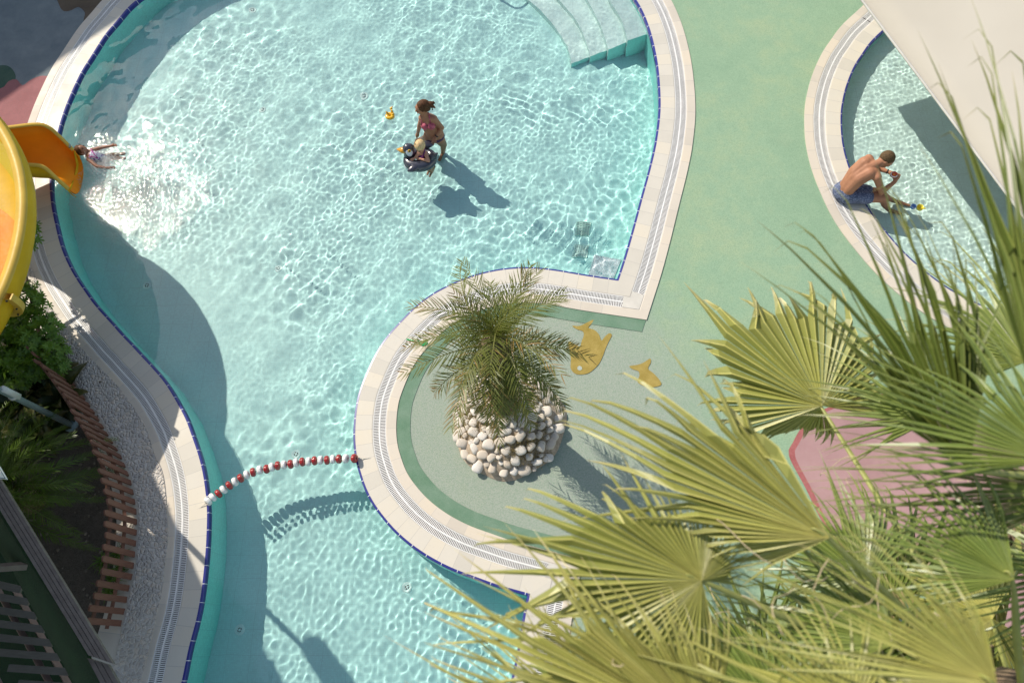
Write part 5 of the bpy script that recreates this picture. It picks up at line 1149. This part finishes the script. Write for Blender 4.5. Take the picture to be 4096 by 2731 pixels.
# broadleaf shrub -----------------------------------------------------
M_SHR = leafmat('shrub_leaf', [(0, (.08, .14, .018)), (.4, (.075, .16, .018)), (.8, (.14, .25, .028)), (1, (.20, .30, .035))], .3, .35, .5)
M_BRD = leafmat('broad_leaf', [(0, (.06, .08, .02)), (.5, (.035, .06, .015)), (1, (.13, .10, .03))], .2, .4, .5)
def shrub(name, blobs, nros, lsize, mat, label, cat, seed, low=0):
    r = random.Random(seed); V = []; F = []; UV = []
    tot = sum(b[3]**2 for b in blobs); bx = sum(b[0] for b in blobs)/len(blobs); by = sum(b[1] for b in blobs)/len(blobs); e = empty(name, (bx, by, 0), label, cat)
    for (x, y, z, R) in blobs:
        for k in range(int(nros*R*R/tot)):
            d = V3((r.gauss(0, 1), r.gauss(0, 1), r.gauss(0, 1)))
            d.normalize(); 
            if d.z < -.4: continue
            rad = R*(.55+.5*r.random()**.6)*(1+.14*math.sin(5*d.x+x*3)*math.cos(6*d.y)); c = V3((x, y, z))+V3((d.x*rad, d.y*rad, d.z*rad*.8)); ax = (d+V3((0, 0, .7))+V3((r.gauss(0, .3), r.gauss(0, .3), 0))).normalized()
            sx = ax.cross(V3((.3, .9, .1))).normalized(); sy = ax.cross(sx)
            nl = r.randint(6, 9); ph = r.uniform(0, 6); v0 = min(.95, max(0, .25+.55*(rad/R-.55)+r.uniform(-.1, .3)))
            for q in range(nl):
                a = ph+2*PI*q/nl; o_ = (sx*math.cos(a)+sy*math.sin(a)); dl = (o_+ax*r.uniform(.15, .6)).normalized(); wv = dl.cross(ax).normalized(); l = lsize*r.uniform(.7, 1.15); w = l*.17; b = len(V)
                for (t, ww) in ((0, .2), (.35, .8), (.7, 1.0), (1, .15)): p = c+dl*l*t-ax*l*.15*t*t; V.append(tuple(p-wv*w*ww)); V.append(tuple(p+wv*w*ww))
                for kk in range(3): F.append((b+2*kk, b+2*kk+1, b+2*kk+3, b+2*kk+2)); UV += [(k+.25, v0)]*4
    o = link('foliage', uvmesh('foliage', V, F, UV), mat, e)
    m_ = MB()
    for (x, y, z, R) in blobs: m_.tube([V3((bx, by, 0)), V3(((x+bx)/2, (y+by)/2, z*.5)), V3((x, y, z+R*.3))], [.035, .028, .010], 8)
    m_.obj('stems', M_TRK, e); return e
def gb(x, y, z, R): p = G(x, y, z); return (p[0], p[1], z, R)
shrub('round_shrub', [gb(38, 700, .62, .36), gb(75, 760, .55, .34), gb(20, 790, .6, .40), gb(100, 815, .45, .30), gb(50, 838, .45, .34), gb(128, 838, .35, .18), gb(-40, 760, .6, .42), gb(-60, 860, .5, .4)]+[(q.x, q.y, .85, .30) for q in [caster((*G(215, 690)[:2], WL), .85)]], 2700, .078, M_SHR, 'bright green rosette-leaved shrub below the yellow slide at the left edge', 'shrub', 21)  # last blob added out of sight to throw dappled shade on the coping
def broad(x, y, z, n, L, seed, label):
    c = V3(G(x, y, z)); e = empty('broadleaf_plant', (c.x, c.y, 0), label, 'plant'); r = random.Random(seed); V = []; F = []; UV = []
    for k in range(n):
        a = k*2.4+r.uniform(-.2, .2); el = r.uniform(.2, 1.1); d = V3((math.cos(a)*math.cos(el), math.sin(a)*math.cos(el), math.sin(el))); s_ = V3((-math.sin(a), math.cos(a), 0)); l = L*r.uniform(.7, 1.15); b = len(V); w = l*.13
        for i in range(8):
            t = i/7; p = c-V3((0, 0, z*.9))+d*l*t-V3((0, 0, 1))*l*.45*t**2.2; ww = w*math.sin(PI*min(1, .08+t*.92))**.8+.001; V.append(tuple(p-s_*ww+V3((0, 0, ww*.4)))); V.append(tuple(p)); V.append(tuple(p+s_*ww+V3((0, 0, ww*.4))))
        for i in range(7):
            for q in (0, 1): F.append((b+3*i+q, b+3*i+q+1, b+3*i+q+4, b+3*i+q+3)); UV += [(k+.25+q*.5, i/7), (k+.25+q*.5, i/7), (k+.25+q*.5, (i+1)/7), (k+.25+q*.5, (i+1)/7)]
    link('leaves', uvmesh('leaves', V, F, UV), M_BRD, e)
for i, (x, y, lb) in enumerate([(70, 872, 'below the green shrub'), (25, 915, 'at the left edge above the lamp post'), (112, 905, 'beside the top end of the picket fence'), (60, 985, 'under the lamp post'), (5, 1010, 'at the left edge between lamp post and cycad')]):
    broad(x, y, .3, 22, .62, 300+i, 'dark broad-leaved plant in the shaded bed '+lb)
wp = [(G(x+rc.gauss(0, 6), y+rc.gauss(0, 7))[0], G(x+rc.gauss(0, 6), y+rc.gauss(0, 7))[1], .0) for (x, y) in ((282, 1300), (262, 1330), (276, 1275), (255, 1360), (240, 1290)) for _ in range(70)]
blades('weeds', wp, .16, .012, M_SHR, 'small green weeds growing behind the brown picket fence', 'weeds', 9, .9)
rg_ = random.Random(77); V_ = MB()
for k in range(260):
    x, y, _ = G(rg_.uniform(-60, 260), rg_.uniform(860, 1400)); s = rg_.uniform(.006, .03); V_.ell((x, y, .004+s*.3), (s, s*.8, s*.5), Matrix.Rotation(rg_.uniform(0, 3), 3, 'Z'), 6, 4)
o = V_.obj('bed_litter', flat('litter', (.17, .14, .11), .9, .5, 3), None); tag(o, 'scattered small stones and leaf litter on the dark planting bed', 'litter', kind='stuff')
# fan palms in front --------------------------------------------------
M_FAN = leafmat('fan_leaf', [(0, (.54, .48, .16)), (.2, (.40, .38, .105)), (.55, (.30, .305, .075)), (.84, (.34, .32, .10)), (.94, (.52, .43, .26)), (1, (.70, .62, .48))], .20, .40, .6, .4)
M_FAN_SHADE = leafmat('fan_leaf_shaded', [(0, (.24, .26, .06)), (.2, (.14, .18, .035)), (.6, (.105, .145, .028)), (.9, (.19, .20, .06)), (1, (.50, .40, .26))], .30, .4, .35)  # darker leaf copy: shade of leaf backs and inner leaves put into the colour
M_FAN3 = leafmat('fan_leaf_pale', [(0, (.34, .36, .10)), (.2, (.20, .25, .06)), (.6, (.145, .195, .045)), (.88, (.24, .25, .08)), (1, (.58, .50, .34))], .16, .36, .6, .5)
M_PET = flat('petiole', (.27, .28, .08), .45, .2, 12)
def fan(tree, C, tips, n, mat, crown=None, droop=.10, split=.55, zc=None, seed=0, pet=True, fold=.50, lenj=.11, ext=1.08, raw=False):
    """C=(px,py,z); tips = list of (px,py,z) round the fan in order."""
    r = random.Random(seed); c = V3(C) if raw else V3(G(*C)); T = [V3(t) for t in tips] if raw else [V3(G(C[0]+(t[0]-C[0])*ext, C[1]+(t[1]-C[1])*ext, t[2])) for t in tips]; per = 24; dense = cr(T, per)
    ts = [0, .06, .16, .3, .42, split, split+.10, split+.2, .85, .93, 1.0]; rows = []
    ang = [0]
    for a, b in zip(dense, dense[1:]): ang.append(ang[-1]+(a-c).normalized().angle((b-c).normalized(), 0)+.0005)
    tipv = []
    for k in range(n):
        s = ang[-1]*(k+.5)/n; i = max(0, min(len(dense)-2, int(np.searchsorted(ang, s))-1)); f = (s-ang[i])/(ang[i+1]-ang[i]); t_ = dense[i].lerp(dense[i+1], f); d = t_-c; tipv.append(d*(1+r.uniform(-lenj, lenj)))
    for k, d in enumerate(tipv):
        L = d.length; dr = droop*r.uniform(.4, 2.6); sw = V3((r.gauss(0, 1), r.gauss(0, 1), r.gauss(0, .8)))*L*.050; hook = r.random() < .6; row = []
        for t in ts:
            o_ = max(0, (t-split)/(1-split)); p = c+d*t+V3((0, 0, -1))*L*dr*(.25*t*t+o_**2*.95)+sw*o_*1.6
            if hook: p = p+V3((0, 0, -1))*L*.09*max(0, (t-.84)/.16)**2-d*.05*max(0, (t-.9)/.1)**2
            row.append(p)
        rows.append(row)
    V = []; F = []; UV = []; fl = .9
    for k in range(n):
        tw = r.uniform(-1.0, 1.0)
        for i, t in enumerate(ts):
            p = rows[k][i]; a = rows[max(k-1, 0)][i]; b = rows[min(k+1, n-1)][i]; g = (b-a)
            if k in (0, n-1): g = g*2
            ii = ts.index(split)
            if t > split:
                g0 = rows[min(k+1, n-1)][ii]-rows[max(k-1, 0)][ii]; g = g0*(1 if k not in (0, n-1) else 2); o_ = (t-split)/(1-split); wd = .25*(1-o_**1.6)*.80*(1-.25*o_)+.004
                ax = (rows[k][i]-rows[k][i-1]).normalized(); q = Matrix.Rotation(tw*o_, 3, ax); g = q @ g
            else: wd = .25
            h = g*wd; dd = rows[k][min(i+1, len(ts)-1)]-rows[k][max(i-1, 0)]; nn = dd.cross(g).normalized()
            if nn.z < 0: nn = -nn
            V += [tuple(p-h), tuple(p+nn*h.length*fold*2*(1 if t <= split else .8)), tuple(p+h)]
        b0 = k*len(ts)*3
        for i in range(len(ts)-1):
            for q in (0, 1):
                F.append((b0+3*i+q, b0+3*i+q+1, b0+3*i+q+4, b0+3*i+q+3)); u0, u1 = (k+.05, k+.5) if q == 0 else (k+.5, k+.95); UV += [(u0, ts[i]), (u1, ts[i]), (u1, ts[i+1]), (u0, ts[i+1])]
    o = link('leaf', uvmesh('leaf', V, F, UV), mat, tree)
    if pet and crown is not None:
        cr_ = V3(crown); mid = c.lerp(cr_, .5)+V3((0, 0, -.02*(c-cr_).length)); hub = sum((v for v in tipv), V3())/n; pts_ = cr([c+hub*.10-V3((0, 0, .02)), c-V3((0, 0, .015)), mid, cr_], 6)
        m_ = MB(); m_.tube(pts_, [.003+.015*min(1, max(0, i-4)/6+.08) for i in range(len(pts_))], 8, flat=.55); m_.obj('petiole', M_PET, o)
    return o
cA = V3(G(2330, 1650, 5.3)); treeA = empty('fan_palm', (cA.x, cA.y, 0), 'tall fan palm with big sunlit leaves filling the lower right foreground', 'palm tree')
cB = V3(G(2900, 1120, 5.4)); treeB = empty('fan_palm', (cB.x, cB.y, 0), 'second fan palm reaching in from the right edge with dark upright leaves', 'palm tree')
for tr_, c in ((treeA, cA), (treeB, cB)):
    m_ = MB(); m_.tube([V3((c.x, c.y, c.z*i/12)) for i in range(13)], [.26-.006*i for i in range(13)], 22); m_.ell(c, (.24, .24, .30))
    for k in range(60):
        a = k*2.4; t = .45+.55*k/60; p = V3((c.x, c.y, c.z*t)); d = V3((math.cos(a), math.sin(a), .8)).normalized(); m_.cap(p+d*.18, p+d*.42, .05, .018, 6)
    m_.obj('trunk', M_TRK, tr_)
cAr = (cA.x, cA.y, cA.z+.1); cBr = (cB.x, cB.y, cB.z)
# A: upper middle leaf
fan(treeA, (1888, 932, 5.0), [(1935,1010,4.6),(1830,990,4.7),(1700,1000,4.7),(1640,905,4.85),(1645,860,4.9),(1600,725,5.0),(1640,700,5.05),(1700,685,5.1),(1770,672,5.1),(1830,668,5.1),(1885,645,5.15),(1935,668,5.1),(1990,760,5.0),(2040,880,4.9),(2050,960,4.8)], 48, M_FAN, cAr, .06, .74, seed=1)
# F: the big full fan
fan(treeA, (1612, 1332, 6.15), [(1700,1345,5.95),(1715,1290,6.0),(1660,1200,6.1),(1560,1130,6.2),(1450,1110,6.2),(1330,1105,6.2),(1200,1085,6.2),(1150,1130,6.2),(1165,1200,6.2),(1135,1260,6.2),(1130,1300,6.15),(1140,1352,6.1),(1200,1400,6.05),(1290,1480,6.0),(1400,1550,5.95),(1500,1590,5.9),(1590,1590,5.9),(1660,1530,5.9)], 58, M_FAN, cAr, .08, .55, seed=2)
# E: long leaf between them
fan(treeA, (1905, 1235, 6.3), [(1700,1330,6.0),(1560,1240,6.1),(1440,1160,6.15),(1370,1060,6.2),(1340,960,6.3),(1390,880,6.35),(1440,850,6.4),(1500,865,6.4),(1560,848,6.4),(1640,860,6.4),(1700,950,6.4),(1760,1030,6.4)], 32, M_FAN, cAr, .10, .56, seed=3)
# G: bottom leaf
fan(treeA, (1640, 1690, 6.4), [(1150,1760,6.1),(1050,1640,6.2),(1005,1545,6.3),(1010,1470,6.35),(1020,1400,6.4),(1060,1365,6.4),(1120,1340,6.4),(1190,1340,6.4),(1290,1335,6.45),(1380,1345,6.5),(1450,1370,6.5),(1550,1400,6.5),(1690,1440,6.5)], 50, M_FAN, cAr, .12, .54, seed=4, ext=1.14)
fan(treeA, (1830, 1700, 6.0), [(1250,1640,5.8),(1280,1560,5.8),(1330,1480,5.8),(1420,1440,5.85),(1520,1420,5.9),(1640,1400,5.9),(1760,1420,5.9),(1850,1460,5.9),(1950,1500,5.9)], 40, M_FAN3, cAr, .12, .5, seed=14, ext=1.2)
# H: near right bottom sweep
fan(treeA, (2290, 1570, 6.9), [(1750,1590,6.6),(1760,1480,6.7),(1830,1400,6.8),(1800,1330,6.85),(1830,1265,6.9),(1900,1200,7.0),(1990,1190,7.0),(2060,1215,7.0),(2140,1230,7.0),(2230,1250,7.0)], 26, M_FAN, cAr, .12, .35, seed=5)
fan(treeA, (2060, 1480, 6.0), [(1690,1600,5.7),(1640,1500,5.7),(1650,1380,5.8),(1700,1290,5.9),(1800,1250,5.9),(1900,1240,5.9),(2000,1260,5.9)], 30, M_FAN3, cAr, .12, .45, seed=15)
# B: the big dark upright leaf
fan(treeB, (2225, 1075, 6.4), [(1960,900,6.5),(1900,760,6.6),(1850,640,6.6),(1865,530,6.7),(1905,430,6.8),(1960,420,6.8),(2030,450,6.8),(2090,440,6.8),(2160,480,6.8),(2230,500,6.7),(2300,560,6.6)], 34, M_FAN_SHADE, cBr, .06, .42, seed=6, fold=.7)
# C: nearest blades at the right edge
fan(treeB, (2400, 980, 7.1), [(2185,330,7.2),(2200,200,7.3),(2235,120,7.3),(2290,80,7.3),(2345,-20,7.3),(2420,-40,7.3),(2500,60,7.2)], 17, M_FAN_SHADE, cBr, .03, .40, seed=7, fold=.8)
# D, I, J: pale leaves from the right
fan(treeB, (2430, 1060, 6.6), [(2060,1110,6.4),(1985,1010,6.4),(1960,900,6.5),(1990,790,6.6),(2050,720,6.6),(2130,690,6.7),(2200,680,6.7),(2270,700,6.7),(2340,700,6.7)], 26, M_FAN3, cBr, .10, .40, seed=8)
fan(treeB, (2500, 1130, 6.2), [(2080,1330,5.9),(1990,1240,6.0),(1930,1190,6.0),(1880,1110,6.1),(1930,1050,6.15),(2010,1010,6.2),(2100,990,6.2)], 26, M_FAN3, cBr, .10, .40, seed=9)
fan(treeB, (2560, 1330, 5.6), [(2250,1540,5.3),(2180,1480,5.4),(2150,1400,5.4),(2160,1310,5.5),(2200,1230,5.5),(2290,1180,5.5)], 24, M_FAN3, cBr, .12, .4, seed=10)
fan(treeB, (2295, 1500, 3.6), [(2180,1400,3.4),(2200,1280,3.5),(2230,1180,3.6),(2270,1120,3.6),(2310,1130,3.6),(2340,1250,3.5)], 26, M_FAN, cBr, .10, .5, seed=11)
fan(treeA, (1990, 1330, 5.4), [(1800,1420,5.1),(1740,1330,5.2),(1730,1230,5.3),(1790,1150,5.3),(1880,1090,5.4),(1990,1080,5.4),(2090,1120,5.3),(2160,1210,5.2)], 34, M_FAN3, cAr, .16, .45, seed=51)
fan(treeA, (1480, 1640, 5.2), [(1240,1740,4.9),(1180,1640,5.0),(1170,1550,5.0),(1230,1470,5.1),(1330,1420,5.1),(1440,1400,5.1),(1560,1420,5.1),(1660,1480,5.0)], 36, M_FAN_SHADE, cAr, .14, .62, seed=52)
fan(treeA, (1960, 1640, 6.6), [(1500,1700,6.3),(1480,1590,6.4),(1530,1500,6.5),(1640,1440,6.5),(1760,1400,6.6),(1880,1370,6.6),(2010,1380,6.6),(2110,1430,6.6)], 24, M_FAN, cAr, .14, .38, seed=53)
fan(treeA, (2330, 1330, 6.2), [(2050,1420,6.0),(1980,1330,6.0),(1960,1230,6.1),(2010,1140,6.1),(2090,1070,6.2),(2190,1030,6.2),(2290,1030,6.2)], 26, M_FAN3, cAr, .14, .40, seed=54)
fan(treeB, (2360, 830, 5.6), [(2180,900,5.4),(2110,820,5.4),(2080,730,5.5),(2110,640,5.6),(2170,570,5.6),(2240,540,5.6),(2320,540,5.6)], 24, M_FAN3, cBr, .10, .42, seed=55)
fan(treeB, (2150, 960, 5.3), [(1960,1060,5.1),(1900,980,5.1),(1880,900,5.2),(1905,810,5.3),(1960,740,5.3),(2040,700,5.3),(2120,710,5.3)], 26, M_FAN3, cBr, .12, .42, seed=56)
fan(treeA, (1450, 1760, 6.0), [(1130,1800,5.8),(1080,1700,5.8),(1060,1600,5.9),(1090,1500,5.9),(1160,1430,5.9),(1250,1400,5.9),(1350,1420,5.9),(1450,1470,5.9)], 40, M_FAN, cAr, .12, .48, seed=57, ext=1.1)
M_DEAD = leafmat('fan_leaf_dead', [(0, (.30, .22, .10)), (.4, (.26, .18, .08)), (.8, (.36, .27, .14)), (1, (.52, .44, .30))], .15, .7, .4)
fan(treeA, (2120, 1500, 4.3), [(1860,1620,3.9),(1850,1500,3.9),(1900,1390,4.0),(2000,1340,4.0),(2110,1330,4.0)], 22, M_DEAD, cAr, .3, .4, seed=58)
for (tr_, cx, a0, nl) in ((treeA, cAr, -150, 9), (treeB, cBr, -120, 9)):           # the far sides of both crowns
    for k in range(nl):
        a = math.radians(a0+k*200/nl); el = (.75, .25, -.25)[k % 3]; d = V3((math.cos(a)*math.cos(el), math.sin(a)*math.cos(el), math.sin(el))); c0_ = V3(cx)+d*.95; s_ = V3((-math.sin(a), math.cos(a), 0)); u_ = s_.cross(d)*-1
        fan(tr_, c0_, [c0_+(d*math.cos(q)+s_*math.sin(q))*.85-V3((0, 0, .12)) for q in [math.radians(v) for v in range(-125, 126, 25)]], 40, (M_FAN, M_FAN_SHADE, M_FAN3)[k % 3], cx, .12, .55, seed=200+k, raw=True)
# dry threads that hang from the split leaf tips
rt = random.Random(9); M_THR = flat('thread', (.50, .40, .26), .7)
for k in range(60):
    x, y, z = rt.uniform(1250, 2300), rt.uniform(900, 1560), rt.uniform(5.2, 6.6)
    if y < 2350-x*.62-120: continue
    p = V3(G(x, y, z)); d = V3((rt.gauss(0, 1), rt.gauss(0, 1), -.3)).normalized(); pts_ = [p]
    for i in range(7): d = (d+V3((rt.gauss(0, .35), rt.gauss(0, .35), -.12))).normalized(); pts_.append(pts_[-1]+d*.045)
    MB().tube(pts_, .0022, 4).obj('leaf_thread', M_THR, treeA)
# lower leaves deep under the crown
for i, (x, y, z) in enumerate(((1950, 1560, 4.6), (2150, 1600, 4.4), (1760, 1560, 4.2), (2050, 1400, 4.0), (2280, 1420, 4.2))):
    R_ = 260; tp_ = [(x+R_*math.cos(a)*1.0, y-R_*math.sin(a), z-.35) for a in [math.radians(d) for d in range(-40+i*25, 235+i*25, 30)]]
    fan(treeA, (x, y, z), tp_, 44, (M_FAN_SHADE, M_FAN3, M_FAN_SHADE, M_FAN_SHADE, M_FAN)[i], cAr, .14, .5, seed=30+i)
# ---------------------------------------------------------------- splash
rs = random.Random(8); V_ = []; F_ = []
def drop(p, s):
    b = len(V_); V_.extend([(p[0]+s, p[1], p[2]), (p[0]-s, p[1], p[2]), (p[0], p[1]+s, p[2]), (p[0], p[1]-s, p[2]), (p[0], p[1], p[2]+s), (p[0], p[1], p[2]-s)])
    for f in ((0, 2, 4), (2, 1, 4), (1, 3, 4), (3, 0, 4), (2, 0, 5), (1, 2, 5), (3, 1, 5), (0, 3, 5)): F_.append(tuple(b+i for i in f))
cand = []
for k in range(5000):
    a_ = rs.uniform(0, 2*PI); q_ = rs.random()**.8; x = 262+q_*120*math.cos(a_)+rs.gauss(0, 8); y = 415+q_*70*math.sin(a_)-.12*(x-262)+rs.gauss(0, 8); z = abs(rs.gauss(0, .02))+WL+.010
    p = G(x, y, z)
    cand.append((p, rs.uniform(.003, .0068)))
for k in range(2600):
    cand.append((G(rs.gauss(232, 15), rs.gauss(372, 10), abs(rs.gauss(0, .03))+.0), rs.uniform(.003, .007)))
ok_ = inside(POOL[::4], np.array([c[0][0] for c in cand]), np.array([c[0][1] for c in cand]))
for c, g_ in zip(cand, ok_):
    if g_: drop(*c)
for k in range(1500):
    a = rs.uniform(-1.2, 1.4); r = abs(rs.gauss(.35, .18)); c = G(205, 372, .0); drop((c[0]+r*math.cos(a), c[1]+r*math.sin(a), abs(rs.gauss(.02, .10))), rs.uniform(.002, .006))
me = bpy.data.meshes.new('splash_spray'); me.from_pydata(V_, [], F_)
t = NT('spray'); t.set(Base_Color=(.95, .95, .95), Roughness=.10); t.b.inputs['Transmission Weight'].default_value = .35; o = link('splash_spray', me, t.m, None, True); tag(o, 'white spray and droplets thrown up around the girl below the slide', 'splash', kind='stuff')
# every submerged surface receives the refracted sunlight
for o in COL.objects:
    if o.type == 'MESH' and o.name.split('.')[0] not in ('pool_water', 'paddling_pool_water', 'leaf', 'frond', 'splash_spray'): o.cycles.is_caustics_receiver = True
